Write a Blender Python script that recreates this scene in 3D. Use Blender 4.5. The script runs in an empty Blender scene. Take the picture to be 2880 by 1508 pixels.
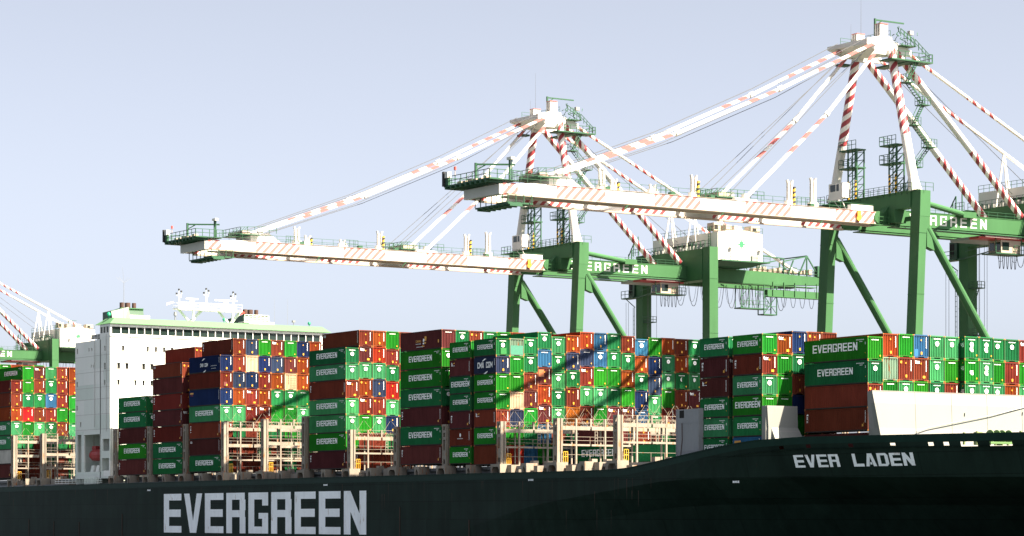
import bpy, math, random
from mathutils import Vector, Matrix
random.seed(7)
SC = bpy.context.scene
COL = SC.collection

# ------------------------------------------------------------------ camera
cam_data = bpy.data.cameras.new("camera")
cam = bpy.data.objects.new("camera", cam_data)
COL.objects.link(cam)
cam.location = (0.0, -210.75, -7.8)
cam.rotation_euler = (math.radians(90), 0, math.radians(56.76))
cam_data.sensor_width = 36.0
cam_data.lens = 7431.0 / 2880.0 * 36.0
cam_data.shift_y = 701.0 / 2880.0
cam_data.clip_start = 1.0
cam_data.clip_end = 20000.0
SC.camera = cam

# ------------------------------------------------------------------ world, sun, exposure
SUN = Vector((1.0, 0.5, 1.52)).normalized()
world = bpy.data.worlds.new("World")
SC.world = world
world.use_nodes = True
wn = world.node_tree
for n in list(wn.nodes):
    wn.nodes.remove(n)
sky = wn.nodes.new("ShaderNodeTexSky")
sky.sky_type = 'NISHITA'
sky.sun_disc = False
sky.sun_elevation = math.asin(SUN.z)
sky.sun_rotation = math.atan2(SUN.x, SUN.y)
sky.altitude = 0
sky.air_density = 0.4
sky.dust_density = 2.6
sky.ozone_density = 1.0
bg = wn.nodes.new("ShaderNodeBackground")
bg.inputs["Strength"].default_value = 0.050
wo = wn.nodes.new("ShaderNodeOutputWorld")
hsv = wn.nodes.new("ShaderNodeHueSaturation")
hsv.inputs["Saturation"].default_value = 0.43
wn.links.new(sky.outputs[0], hsv.inputs["Color"])
wn.links.new(hsv.outputs[0], bg.inputs[0])
wn.links.new(bg.outputs[0], wo.inputs[0])

sun_data = bpy.data.lights.new("sun", 'SUN')
sun_data.energy = 5.0
sun_data.angle = math.radians(0.5)
sun_data.color = (1.0, 0.86, 0.66)
sun = bpy.data.objects.new("sun", sun_data)
sun.rotation_euler = SUN.to_track_quat('Z', 'Y').to_euler()
sun.location = (-300, 100, 300)
COL.objects.link(sun)

SC.view_settings.view_transform = 'Standard'
SC.view_settings.look = 'None'
SC.view_settings.exposure = 2.55
SC.view_settings.gamma = 1.0
SC.view_settings.use_curve_mapping = False
SC.cycles.max_bounces = 6
SC.cycles.diffuse_bounces = 3

# ------------------------------------------------------------------ materials
def _mat(name):
    m = bpy.data.materials.new(name)
    m.use_nodes = True
    nt = m.node_tree
    b = nt.nodes["Principled BSDF"]
    return m, nt, b

def flat(name, col, rough=0.6, metal=0.0, emit=None):
    m, nt, b = _mat(name)
    b.inputs["Base Color"].default_value = (*col, 1)
    b.inputs["Roughness"].default_value = rough
    b.inputs["Metallic"].default_value = metal
    return m

def weathered(name, col, rough=0.55, var=0.18, rust=0.0, streak=(0.9, 0.9, 0.12), scale=1.0, dirt=(0.05, 0.035, 0.025), spec=0.4, rustcol=(0.20, 0.065, 0.02), objrand=0.0):
    """painted steel: mottled fading, vertical streaks of dirt, patches of rust"""
    m, nt, b = _mat(name)
    N, L = nt.nodes, nt.links
    tc = N.new("ShaderNodeTexCoord")
    add = N.new("ShaderNodeVectorMath"); add.operation = 'ADD'
    oi = N.new("ShaderNodeObjectInfo")
    mul = N.new("ShaderNodeVectorMath"); mul.operation = 'SCALE'
    mul.inputs[0].default_value = (37.0, 91.0, 13.0)
    L.new(oi.outputs["Random"], mul.inputs["Scale"])
    L.new(tc.outputs["Object"], add.inputs[0]); L.new(mul.outputs[0], add.inputs[1])
    mp = N.new("ShaderNodeMapping"); mp.inputs["Scale"].default_value = (streak[0] * scale, streak[1] * scale, streak[2] * scale)
    L.new(add.outputs[0], mp.inputs["Vector"])
    n1 = N.new("ShaderNodeTexNoise"); n1.inputs["Scale"].default_value = 1.6; n1.inputs["Detail"].default_value = 6
    n1.inputs["Roughness"].default_value = 0.65
    L.new(mp.outputs[0], n1.inputs["Vector"])
    n2 = N.new("ShaderNodeTexNoise"); n2.inputs["Scale"].default_value = 0.35 * scale; n2.inputs["Detail"].default_value = 4
    L.new(add.outputs[0], n2.inputs["Vector"])
    # brightness variation
    mr = N.new("ShaderNodeMapRange"); mr.inputs[1].default_value = 0.3; mr.inputs[2].default_value = 0.7
    mr.inputs[3].default_value = 1.0 - var; mr.inputs[4].default_value = 1.0 + var
    mixn = N.new("ShaderNodeMath"); mixn.operation = 'ADD'
    h = N.new("ShaderNodeMath"); h.operation = 'MULTIPLY'; h.inputs[1].default_value = 0.5
    h2 = N.new("ShaderNodeMath"); h2.operation = 'MULTIPLY'; h2.inputs[1].default_value = 0.5
    L.new(n1.outputs[0], h.inputs[0]); L.new(n2.outputs[0], h2.inputs[0])
    L.new(h.outputs[0], mixn.inputs[0]); L.new(h2.outputs[0], mixn.inputs[1])
    L.new(mixn.outputs[0], mr.inputs[0])
    val = mr.outputs[0]
    if objrand > 0:
        orr = N.new("ShaderNodeMapRange"); orr.inputs[3].default_value = 1 - objrand; orr.inputs[4].default_value = 1 + objrand
        L.new(oi.outputs["Random"], orr.inputs[0])
        mm = N.new("ShaderNodeMath"); mm.operation = 'MULTIPLY'
        L.new(val, mm.inputs[0]); L.new(orr.outputs[0], mm.inputs[1]); val = mm.outputs[0]
    sc = N.new("ShaderNodeVectorMath"); sc.operation = 'SCALE'
    sc.inputs[0].default_value = col
    L.new(val, sc.inputs["Scale"])
    out = sc.outputs[0]
    if objrand > 0:
        hs = N.new("ShaderNodeHueSaturation")
        hr = N.new("ShaderNodeMath"); hr.operation = 'MULTIPLY'; hr.inputs[1].default_value = 7.31
        fr = N.new("ShaderNodeMath"); fr.operation = 'FRACT'
        hm = N.new("ShaderNodeMapRange"); hm.inputs[3].default_value = 0.492; hm.inputs[4].default_value = 0.508
        L.new(oi.outputs["Random"], hr.inputs[0]); L.new(hr.outputs[0], fr.inputs[0]); L.new(fr.outputs[0], hm.inputs[0])
        L.new(hm.outputs[0], hs.inputs["Hue"]); L.new(out, hs.inputs["Color"]); out = hs.outputs[0]
    if rust > 0:
        n3 = N.new("ShaderNodeTexNoise"); n3.inputs["Scale"].default_value = 2.2 ; n3.inputs["Detail"].default_value = 8
        n3.inputs["Roughness"].default_value = 0.7
        mp3 = N.new("ShaderNodeMapping"); mp3.inputs["Scale"].default_value = (1.0 * scale, 1.0 * scale, 0.22 * scale); mp3.inputs["Location"].default_value = (5, 3, 8)
        L.new(add.outputs[0], mp3.inputs["Vector"]); L.new(mp3.outputs[0], n3.inputs["Vector"])
        r = N.new("ShaderNodeMapRange"); r.inputs[1].default_value = 0.72 - rust * 0.3; r.inputs[2].default_value = 0.80 - rust * 0.3
        L.new(n3.outputs[0], r.inputs[0])
        mx = N.new("ShaderNodeMix"); mx.data_type = 'RGBA'
        L.new(r.outputs[0], mx.inputs["Factor"]); L.new(out, mx.inputs["A"]); mx.inputs["B"].default_value = (*rustcol, 1)
        out = mx.outputs["Result"]
    L.new(out, b.inputs["Base Color"])
    b.inputs["Roughness"].default_value = rough
    b.inputs["Specular IOR Level"].default_value = spec
    return m

def striped(name, c1, c2, pitch=2.4, slant=1.0, duty=0.5):
    """painted helical bands along a tube, from the tube's UV (u round, v metres along)"""
    m, nt, b = _mat(name)
    N, L = nt.nodes, nt.links
    uv = N.new("ShaderNodeUVMap")
    sp = N.new("ShaderNodeSeparateXYZ"); L.new(uv.outputs[0], sp.inputs[0])
    a = N.new("ShaderNodeMath"); a.operation = 'DIVIDE'; a.inputs[1].default_value = pitch
    L.new(sp.outputs[1], a.inputs[0])
    bb = N.new("ShaderNodeMath"); bb.operation = 'MULTIPLY'; bb.inputs[1].default_value = slant
    L.new(sp.outputs[0], bb.inputs[0])
    ad = N.new("ShaderNodeMath"); ad.operation = 'ADD'
    L.new(a.outputs[0], ad.inputs[0]); L.new(bb.outputs[0], ad.inputs[1])
    fr = N.new("ShaderNodeMath"); fr.operation = 'FRACT'; L.new(ad.outputs[0], fr.inputs[0])
    gt = N.new("ShaderNodeMath"); gt.operation = 'GREATER_THAN'; gt.inputs[1].default_value = duty
    L.new(fr.outputs[0], gt.inputs[0])
    mx = N.new("ShaderNodeMix"); mx.data_type = 'RGBA'
    L.new(gt.outputs[0], mx.inputs["Factor"]); mx.inputs["A"].default_value = (*c1, 1); mx.inputs["B"].default_value = (*c2, 1)
    L.new(mx.outputs["Result"], b.inputs["Base Color"])
    b.inputs["Roughness"].default_value = 0.5
    return m

PAINT = {
    'g': ((0.012, 0.142, 0.013), 'bright green'),
    't': ((0.035, 0.180, 0.072), 'pale sea-green'),
    'G': ((0.012, 0.112, 0.038), 'mid green'),
    'b': ((0.118, 0.023, 0.015), 'brown-red'),
    'k': ((0.076, 0.020, 0.021), 'maroon'),
    'r': ((0.250, 0.018, 0.012), 'bright red'),
    'o': ((0.165, 0.034, 0.010), 'orange'),
    'y': ((0.330, 0.110, 0.018), 'yellow-orange'),
    'n': ((0.009, 0.020, 0.068), 'navy blue'),
    's': ((0.022, 0.034, 0.070), 'slate blue'),
    'l': ((0.022, 0.085, 0.170), 'light blue'),
    'w': ((0.420, 0.300, 0.200), 'cream'),
    'p': ((0.130, 0.205, 0.150), 'pale aqua'),
    'a': ((0.340, 0.330, 0.310), 'light grey'),
}
CM = {k: weathered("paint_" + v[1].replace(' ', '_').replace('-', '_'), v[0], 0.7, 0.27, 0.14 if k not in 'p' else 0.55, objrand=0.24, spec=0.03) for k, v in PAINT.items()}
M_CAST = flat("corner_casting", (0.30, 0.13, 0.03), 0.7)
M_DARK = flat("dark_gap", (0.006, 0.006, 0.007), 0.9)
M_GRIME_SHADE = flat("rail_grime_and_shade", (0.018, 0.013, 0.011), 0.9)
M_FRAME = flat("rusty_frame", (0.028, 0.014, 0.009), 0.9)
M_WHITE = weathered("white_marking", (0.86, 0.87, 0.88), 0.6, 0.10)
M_YEL = flat("yellow_label", (0.60, 0.28, 0.02), 0.5)
M_REDM = flat("red_marking", (0.55, 0.05, 0.03), 0.5)
M_PATCH_G = flat("repaint_patch_green", (0.012, 0.13, 0.028), 0.5)
M_PATCH_T = flat("repaint_patch_teal", (0.035, 0.16, 0.11), 0.5)
M_PATCH_O = flat("repaint_patch_orange", (0.32, 0.10, 0.035), 0.5)
M_PATCH_B = flat("repaint_patch_blue", (0.012, 0.10, 0.26), 0.5)
M_PATCH_D = flat("faded_patch", (0.10, 0.018, 0.014), 0.6)

M_HULL = weathered("hull_paint", (0.0110, 0.0225, 0.0185), 0.55, 0.42, 0.20, scale=0.45, spec=0.07, rustcol=(0.030, 0.020, 0.013))
M_HULLBAND = weathered("gunwale_paint", (0.007, 0.026, 0.020), 0.5, 0.25, 0.05, scale=0.5, spec=0.10, rustcol=(0.030, 0.020, 0.013))
M_BOOT = weathered("bottom_paint", (0.10, 0.018, 0.015), 0.5, 0.2)
M_LETTER = weathered("hull_letter_white", (0.88, 0.92, 0.97), 0.6, 0.14, 0.38, scale=0.6, rustcol=(0.33, 0.20, 0.12))
M_SHIPWHITE = weathered("superstructure_white", (0.80, 0.79, 0.77), 0.5, 0.05, 0.08, scale=0.4, rustcol=(0.42, 0.25, 0.12))
M_SHIPGREY = weathered("deck_steel_cream", (0.205, 0.180, 0.150), 0.6, 0.25, 0.52, scale=0.8, rustcol=(0.26, 0.10, 0.035))
M_BREAK = weathered("breakwater_cream", (0.245, 0.235, 0.235), 0.7, 0.05, 0.16, scale=0.25, rustcol=(0.40, 0.28, 0.18))
M_DECK = weathered("deck_green", (0.030, 0.055, 0.045), 0.7, 0.2, 0.3, scale=0.5)
M_COAM = weathered("coaming_grey", (0.17, 0.18, 0.19), 0.6, 0.2, 0.25, scale=0.6)
M_GLASS = flat("bridge_glass", (0.012, 0.022, 0.020), 0.06)
M_WINDARK = flat("cabin_window", (0.014, 0.014, 0.013), 0.3)
M_ROOFGREEN = weathered("roof_green", (0.056, 0.140, 0.066), 0.6, 0.05)
M_EXH = weathered("exhaust_rust", (0.055, 0.028, 0.022), 0.8, 0.3, 0.3)
M_DKGREEN = weathered("dark_green_steel", (0.012, 0.050, 0.028), 0.5, 0.2)
M_LIFE = weathered("lifeboat_orange", (0.33, 0.03, 0.03), 0.5, 0.2)
M_FLAG = flat("red_flag", (0.75, 0.03, 0.02), 0.7)
M_RAILY = flat("yellow_rail", (0.60, 0.33, 0.03), 0.5)

M_CGREEN = weathered("crane_green", (0.037, 0.106, 0.045), 0.55, 0.13, 0.05, spec=0.12, scale=0.35, rustcol=(0.05, 0.09, 0.035))
M_CGRAIL = flat("crane_rail_green", (0.008, 0.062, 0.026), 0.6)
M_CWHITE = weathered("crane_white", (0.56, 0.545, 0.52), 0.6, 0.08, 0.14, scale=0.3, rustcol=(0.5, 0.40, 0.32))
M_CRED_SHADE = flat("stripe_red_shaded", (0.30, 0.035, 0.042), 0.5)
M_SALMON = weathered("faded_red_stripe", (0.40, 0.105, 0.10), 0.7, 0.12)
M_STRIPE = striped("red_white_tube", (0.74, 0.70, 0.66), (0.27, 0.035, 0.045), 1.75, 2.0, 0.5)
M_STRIPE_S = striped("salmon_white_tube", (0.56, 0.545, 0.52), (0.38, 0.095, 0.09), 3.3, 0.5, 0.5)
M_STRIPE_B = striped("backstay_stripe", (0.80, 0.77, 0.74), (0.32, 0.05, 0.05), 1.9, 1.0, 0.5)
M_STRIPE_Y = striped("yellow_black_tube", (0.62, 0.36, 0.03), (0.02, 0.02, 0.02), 0.7, 0.7, 0.5)
M_ROPE = flat("wire_rope", (0.06, 0.065, 0.075), 0.6)
M_BLACK = flat("black_rubber", (0.012, 0.012, 0.014), 0.7)
M_BEIGE = weathered("beige_cladding_and_underside_shade", (0.34, 0.27, 0.22), 0.6, 0.1)
M_CGREY = flat("machinery_grey", (0.22, 0.22, 0.22), 0.5)

# ------------------------------------------------------------------ mesh builder
class MB:
    def __init__(self):
        self.v = []; self.f = []; self.m = []; self.uv = {}
    def face(self, pts, mi=0, uv=None):
        i = len(self.v); self.v += [tuple(p) for p in pts]
        self.f.append(tuple(range(i, i + len(pts)))); self.m.append(mi)
        if uv: self.uv[len(self.f) - 1] = uv
    def box(self, x0, x1, y0, y1, z0, z1, mi=0):
        i = len(self.v)
        self.v += [(x0,y0,z0),(x1,y0,z0),(x1,y1,z0),(x0,y1,z0),(x0,y0,z1),(x1,y0,z1),(x1,y1,z1),(x0,y1,z1)]
        for q in ((0,3,2,1),(4,5,6,7),(0,1,5,4),(1,2,6,5),(2,3,7,6),(3,0,4,7)):
            self.f.append(tuple(i + k for k in q)); self.m.append(mi)
    def hexa(self, a, b, mi=0):
        """a: four points, b: four points opposite, same winding"""
        i = len(self.v); self.v += [tuple(p) for p in a] + [tuple(p) for p in b]
        for q in ((0,3,2,1),(4,5,6,7),(0,1,5,4),(1,2,6,5),(2,3,7,6),(3,0,4,7)):
            self.f.append(tuple(i + k for k in q)); self.m.append(mi)
    def tube(self, p, q, r0, r1=None, n=10, mi=0, v0=0.0, caps=True, up=None):
        p = Vector(p); q = Vector(q); r1 = r0 if r1 is None else r1
        d = q - p; Ln = d.length
        if Ln < 1e-6: return
        d.normalize()
        a = Vector((0,0,1)) if abs(d.z) < 0.9 else Vector((1,0,0))
        u = d.cross(a).normalized(); w = u.cross(d).normalized()
        i = len(self.v)
        off = math.pi / n if n == 4 else 0
        for (c, r) in ((p, r0), (q, r1)):
            for k in range(n):
                t = 2 * math.pi * k / n + off
                self.v.append(tuple(c + u * (r * math.cos(t)) + w * (r * math.sin(t))))
        for k in range(n):
            k2 = (k + 1) % n
            self.f.append((i + k, i + n + k, i + n + k2, i + k2)); self.m.append(mi)
            self.uv[len(self.f) - 1] = [(k / n, v0), (k / n, v0 + Ln), ((k + 1) / n, v0 + Ln), ((k + 1) / n, v0)]
        if caps:
            self.f.append(tuple(i + k for k in range(n))); self.m.append(mi)
            self.f.append(tuple(i + n + k for k in reversed(range(n)))); self.m.append(mi)
    def bar(self, p, q, w, mi=0):
        self.tube(p, q, w * 0.7071, None, 4, mi)
    def path(self, pts, r, n=6, mi=0):
        for a, b in zip(pts, pts[1:]): self.tube(a, b, r, None, n, mi)
    def build(self, name, mats, parent=None, loc=None, smooth=False):
        me = bpy.data.meshes.new(name)
        me.from_pydata(self.v, [], self.f)
        if not isinstance(mats, (list, tuple)): mats = [mats]
        for m in mats: me.materials.append(m)
        me.polygons.foreach_set("material_index", self.m)
        if self.uv:
            ul = me.uv_layers.new(name="UVMap")
            for pi, uvs in self.uv.items():
                for li, c in zip(me.polygons[pi].loop_indices, uvs): ul.data[li].uv = c
        if smooth:
            me.polygons.foreach_set("use_smooth", [True] * len(me.polygons))
        me.update()
        o = bpy.data.objects.new(name, me)
        COL.objects.link(o)
        if loc: o.location = loc
        if parent: o.parent = parent
        return o

def tag(o, label=None, cat=None, group=None, kind=None):
    if label: o["label"] = label
    if cat: o["category"] = cat
    if group: o["group"] = group
    if kind: o["kind"] = kind
    return o

def empty(name, loc=(0, 0, 0), parent=None):
    o = bpy.data.objects.new(name, None)
    o.location = loc; o.empty_display_size = 1
    COL.objects.link(o)
    if parent: o.parent = parent
    return o

def copy_tree(o, parent=None):
    c = o.copy(); COL.objects.link(c)
    if parent: c.parent = parent
    for ch in list(o.children): copy_tree(ch, c)
    return c

# ------------------------------------------------------------------ block lettering (own polygons)
STROKE = [0.24, 0.17]
def glyph(ch):
    w, t, h = 0.8, STROKE[0], STROKE[1]
    R = lambda a, b, c, d: [(a, b), (c, b), (c, d), (a, d)]
    G = {
     'E': [R(0,0,t,1), R(t,0,w,h), R(t,.405,w*.96,.595), R(t,1-h,w,1)],
     'V': [[(0,1),(w/2,.28),(w/2,0),(w/2-.14,0)][:0] or [(0,1),(w/2-.14,0),(w/2,0),(w/2,.30),(t,1)], [(w,1),(w-t,1),(w/2,.30),(w/2,0),(w/2+.14,0)]],
     'R': [R(0,0,t,1), R(t,1-h,w-.03,1), R(w-t,.57,w,1-h), R(t,.40,w-.02,.57), R(w-t,0,w,.40)],
     'G': [R(0,0,t,1), R(t*.4,0,w,h*.2+.0)[:0] or R(t,0,w,h), R(t,1-h,w,1), R(w-t,h,w,.50), R(w*.52,.36,w-t,.50), R(w-t,.68,w,1-h)],
     'N': [R(0,0,t,1), R(w-t,0,w,1), [(t,1),(t,.52),(w-t,0),(w-t,.48)]],
     'L': [R(0,0,t,1), R(t,0,w,.21)],
     'A': [[(0,0),(t,0),(w/2,.74),(w/2,1),(w/2-.17,1)], [(w,0),(w/2+.17,1),(w/2,1),(w/2,.74),(w-t,0)], [(.32,.14),(.48,.14),(.445,.33),(.355,.33)]],
     'D': [R(0,0,t,1), R(t,1-h,w-.14,1), R(t,0,w-.14,h), R(w-t,h,w,1-h), [(w-.14,1-h),(w,1-h),(w-.14,1)], [(w-.14,h),(w-.14,0),(w,h)]],
     'C': [R(0,0,t,1), R(t,1-h,w,1), R(t,0,w,h), R(w-t,.68,w,1-h), R(w-t,h,w,.32)],
     'M': [R(0,0,t*.85,1), R(1.0-t*.85,0,1.0,1), [(t*.85,1),(t*.85,.62),(.5,.12),(.5,.50)], [(1-t*.85,1),(.5,.50),(.5,.12),(1-t*.85,.62)]],
     'T': [R(0,1-h,w,1), R(w/2-t/2,0,w/2+t/2,1-h)],
     'I': [R(.25,0,.25+t,1)],
     'O': [R(0,0,t,1), R(w-t,0,w,1), R(t,0,w-t,h), R(t,1-h,w-t,1)],
     'U': [R(0,0,t,1), R(w-t,0,w,1), R(t,0,w-t,h)],
     'X': [[(0,1),(.4,.5),(.4,.75),(.2,1)], [(.8,1),(.6,1),(.4,.75),(.4,.5)], [(0,0),(.2,0),(.4,.25),(.4,.5)], [(.8,0),(.4,.5),(.4,.25),(.6,0)]],
     't': [R(.15,.1,.40,1), R(0,.62,.15,.76), R(.40,.62,.62,.76), R(.40,0,.62,.16), R(.22,0,.40,.1)],
     'e': [R(0,0,.22,.76), R(.22,0,.62,.15), R(.22,.31,.62,.45), R(.22,.62,.62,.76), R(.42,.45,.62,.62)],
     'x': [[(0,.76),(.31,.38),(.31,.60),(.2,.76)], [(.62,.76),(.42,.76),(.31,.60),(.31,.38)], [(0,0),(.2,0),(.31,.18),(.31,.38)], [(.62,0),(.31,.38),(.31,.18),(.42,0)]],
     'b': [R(0,0,.24,1), R(.24,0,.62,.15), R(.24,.58,.62,.74), R(.42,.15,.62,.58)],
     '4': [R(0,.5,t,1), R(0,.30,w,.5), R(w-t,.5,w,1), R(w-t,0,w,.30)],
     '5': [R(0,1-h,w,1), R(0,.42,t,1-h), R(t,.42,w,.60), R(w-t,h,w,.42), R(0,0,w,h)],
     '3': [R(0,1-h,w,1), R(w-t,.59,w,1-h), R(.2,.41,w,.59), R(w-t,h,w,.41), R(0,0,w,h)],
     ' ': [],
    }
    return G.get(ch, [R(0, 0, w, 1)])

ADV = {'M': 1.0, 'I': 0.75, 't': .62, 'e': .62, 'x': .62, 'b': .62}
def text_width(s, gap=0.14): return sum((ADV.get(c, 0.8) + gap) for c in s) - gap
def lettering(mb, s, org, u, v, width, height, mi=0, gap=0.14):
    """s written on the plane through org; u = reading direction, v = up (unit vectors)"""
    org, u, v = Vector(org), Vector(u), Vector(v)
    k = width / text_width(s, gap); x = 0.0
    for c in s:
        for poly in glyph(c):
            mb.face([org + u * ((x + a) * k) + v * (b * height) for a, b in poly], mi)
        x += ADV.get(c, 0.8) + gap

# ------------------------------------------------------------------ containers
W = 2.438
def corr_profile(a, b, pitch, depth):
    n = max(1, round((b - a) / pitch)); p = (b - a) / n
    pts = []
    for i in range(n):
        s = a + i * p
        pts += [(s, 0.0), (s + p * .30, 0.0), (s + p * .50, depth), (s + p * .80, depth)]
    pts.append((b, 0.0))
    return pts

def shell_mesh(L, H):
    mb = MB()
    z0, z1 = 0.17, H - 0.13
    # long sides, corrugated
    prof = corr_profile(-L + .12, -.12, .36, .05)
    for (ya, sg) in ((0.02, 1), (W - 0.02, -1)):
        for (xa, da), (xb, db) in zip(prof, prof[1:]):
            q = [(xa, ya + sg * da, z0), (xb, ya + sg * db, z0), (xb, ya + sg * db, z1), (xa, ya + sg * da, z1)]
            mb.face(q if sg > 0 else q[::-1])
    # ends, corrugated
    prof = corr_profile(.12, W - .12, .275, .10)
    for (xa_, sg) in ((-0.02, -1), (-L + 0.02, 1)):
        for (ya, da), (yb, db) in zip(prof, prof[1:]):
            q = [(xa_ + sg * da, ya, z0), (xa_ + sg * db, yb, z0), (xa_ + sg * db, yb, z1), (xa_ + sg * da, ya, z1)]
            mb.face(q if sg < 0 else q[::-1])
    # corner posts, rails
    for x in (-L, -.12):
        for y in (0, W - .12):
            mb.box(x, x + .12, y, y + .12, .12, H - .12)
            mb.box(x - .004 if x < -1 else x, x + (.12 if x < -1 else .124), y - .004 if y < 1 else y, y + (.12 if y < 1 else .124), 0, .12, 1)
            mb.box(x - .004 if x < -1 else x, x + (.12 if x < -1 else .124), y - .004 if y < 1 else y, y + (.12 if y < 1 else .124), H - .12, H, 1)
    for y in (0, W - .08):
        mb.box(-L + .12, -.12, y + (.02 if y < 1 else 0), y + (.08 if y < 1 else .06), .02, .17, 3)  # near-black rails: grime plus the shade line between tiers put into the colour
        mb.box(-L + .12, -.12, y, y + .08, H - .13, H - .01)
    for x in (-L, -.08):
        mb.box(x, x + .08, .12, W - .12, H - .13, H - .01)
        mb.box(x, x + .08, .12, .72, .02, .17)
        mb.box(x, x + .08, W - .72, W - .12, .02, .17)
        mb.box(x, x + .08, .72, W - .72, .11, .17)
    for y in (-.003, W - .037):
        mb.box(-.04, .0035, y, y + .040, .13, H - .13, 4); mb.box(-L - .0035, -L + .04, y, y + .040, .13, H - .13, 4)
    for z in (.175, H - .165): mb.box(-.03, .0032, .13, W - .13, z - .02, z + .02, 4)
    # roof, floor (tunnel dark)
    mb.box(-L + .08, -.08, .08, W - .08, H - .10, H - .03)
    mb.box(-L + .10, -.16, .12, W - .12, .10, .14, 2)
    # forklift pockets in the bottom side rails of twenty-footers
    if L < 7:
        for xp in (-L * .5 - 1.15, -L * .5 + .85):
            mb.box(xp, xp + .32, -.003, .02, .02, .13, 2)
            mb.box(xp, xp + .32, W - .02, W + .003, .02, .13, 2)
    me_o = mb.build("shell", [CM['b'], M_CAST, M_DARK, M_GRIME_SHADE, M_FRAME])
    me = me_o.data
    bpy.data.objects.remove(me_o)
    return me

SHELL = {}
def shell(L, H):
    k = (L, H)
    if k not in SHELL: SHELL[k] = shell_mesh(L, H)
    return SHELL[k]

L40, L20, L45 = 12.19, 6.058, 12.19
HS, HH = 2.591, 2.896
ENDX = 0.006
def header(mb, y0, z, n=6, s=.14, mi=0, x=ENDX, w=.10):
    for i in range(n): mb.box(x - .004, x, y0 + i * s, y0 + i * s + w, z, z + .085, mi)
def sq(mb, y, z, w, h, mi, x=ENDX): mb.box(x - .004, x, y, y + w, z, z + h, mi)
def ring(mb, cy, cz, r, n=16, mi=0, x=ENDX + .003):
    mb.face([(x, cy + r * math.cos(2 * math.pi * i / n), cz + r * math.sin(2 * math.pi * i / n)) for i in range(n)], mi)

END = {}
def end_mesh(kind, H):
    k = (kind, H)
    if k in END: return END[k]
    mb = MB()
    if 'h' in kind or 'd' in kind:
        header(mb, .66, H - .46, 7, .165, 0, w=.115)
    if 'f' in kind:   # forty-five mark
        lettering(mb, '45', (ENDX, .90, .95), (0, 1, 0), (0, 0, 1), .55, .55, 0)
    if 'v' in kind or 'x' in kind:
        for i in range(9): mb.box(ENDX - .004, ENDX, 2.02, 2.02 + .09, H - .45 - i * .155, H - .45 - i * .155 + .115, 0)
        sq(mb, 1.15, H - .80, .14, .20, 1)
    if 'v' in kind: sq(mb, 1.16, .40, .24, .34, 1); sq(mb, 1.86, .38, .14, .2, 1) if 'q' in kind else None
    if 'y' in kind: sq(mb, .30, H - .75, .26, .30, 1)
    if 'x' in kind:
        lettering(mb, 'tex', (ENDX, .22, H - .72), (0, 1, 0), (0, 0, 1), .78, .42, 0, .10)
        sq(mb, 1.5, .36, .42, .30, 1)
    if 'h' in kind: sq(mb, 1.98, .42, .14, .20, 1)
    if 'w' in kind:
        header(mb, .85, H - .75, 5, .16, 2)
    if 'c' in kind:   # reefer marks in red and black
        for i, m_ in enumerate((3, 2, 2, 3)): sq(mb, .75, H - .55 - i * .42, .16, .28, m_)
        for i in range(5): mb.box(ENDX - .004, ENDX, 1.1, 2.2, .4 + i * .42, .43 + i * .42, 3)
    if 'z' in kind: header(mb, .6, .9, 5, .22, 0)
    me = None
    if mb.f:
        o = mb.build("end_markings", [M_WHITE, M_YEL, M_REDM, M_BLACK]); me = o.data; bpy.data.objects.remove(o)
    END[k] = me
    return me

EMB = {}
def emblem_mesh(H, style=0):
    if (H, style) in EMB: return EMB[(H, style)]
    mb = MB(); cz = H - 1.02; cy = 1.22
    if style == 0:
        ring(mb, cy, cz, .31, 18, 0)
        n = 8
        pts = []
        for i in range(2 * n):
            r = .14 if i % 2 == 0 else .05
            a = math.pi * i / n
            pts.append((ENDX + .006, cy + r * math.cos(a), cz + r * math.sin(a)))
        mb.face(pts, 1)
    elif style == 1:   # worn disc, two halves left
        mb.face([(ENDX + .003, cy - .05 - .25 * math.sin(a), cz + .33 * math.cos(a)) for a in [i * math.pi / 8 for i in range(9)]], 0)
        mb.face([(ENDX + .003, cy + .09 + .10 * math.sin(a), cz + .28 * math.cos(a)) for a in [i * math.pi / 8 for i in range(9)]][::-1], 0)
    else:              # crescent left of the disc
        pts = [(ENDX + .003, cy - .28 * math.sin(a) + .05, cz + .33 * math.cos(a)) for a in [i * math.pi / 8 for i in range(9)]]
        pts += [(ENDX + .003, cy - .12 * math.sin(a) + .05, cz + .33 * math.cos(a)) for a in [i * math.pi / 8 for i in range(7, 0, -1)]]
        mb.face(pts, 0)
    o = mb.build("emblem", [M_WHITE, M_CGREY]); me = o.data; bpy.data.objects.remove(o)
    EMB[(H, style)] = me
    return me

PATCH = {'1': (M_PATCH_G, .85, .25, 1.85, 1.15), '2': (M_PATCH_T, .14, .2, 2.3, 1.55), '3': (M_PATCH_O, .14, 1.15, 1.1, 2.25),
         '4': (M_PATCH_B, .12, .2, .70, 1.05), '5': (M_PATCH_D, .7, .4, 1.35, 1.1), '6': (M_PATCH_G, .14, 1.6, .5, 2.2)}
PME = {}
def patch_mesh(k):
    if k not in PME:
        m, y0, z0, y1, z1 = PATCH[k]; mb = MB(); mb.box(ENDX - .010, ENDX - .004, y0, y1, z0, z1)
        o = mb.build("repainted_patch", m); PME[k] = o.data; bpy.data.objects.remove(o)
    return PME[k]

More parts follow.
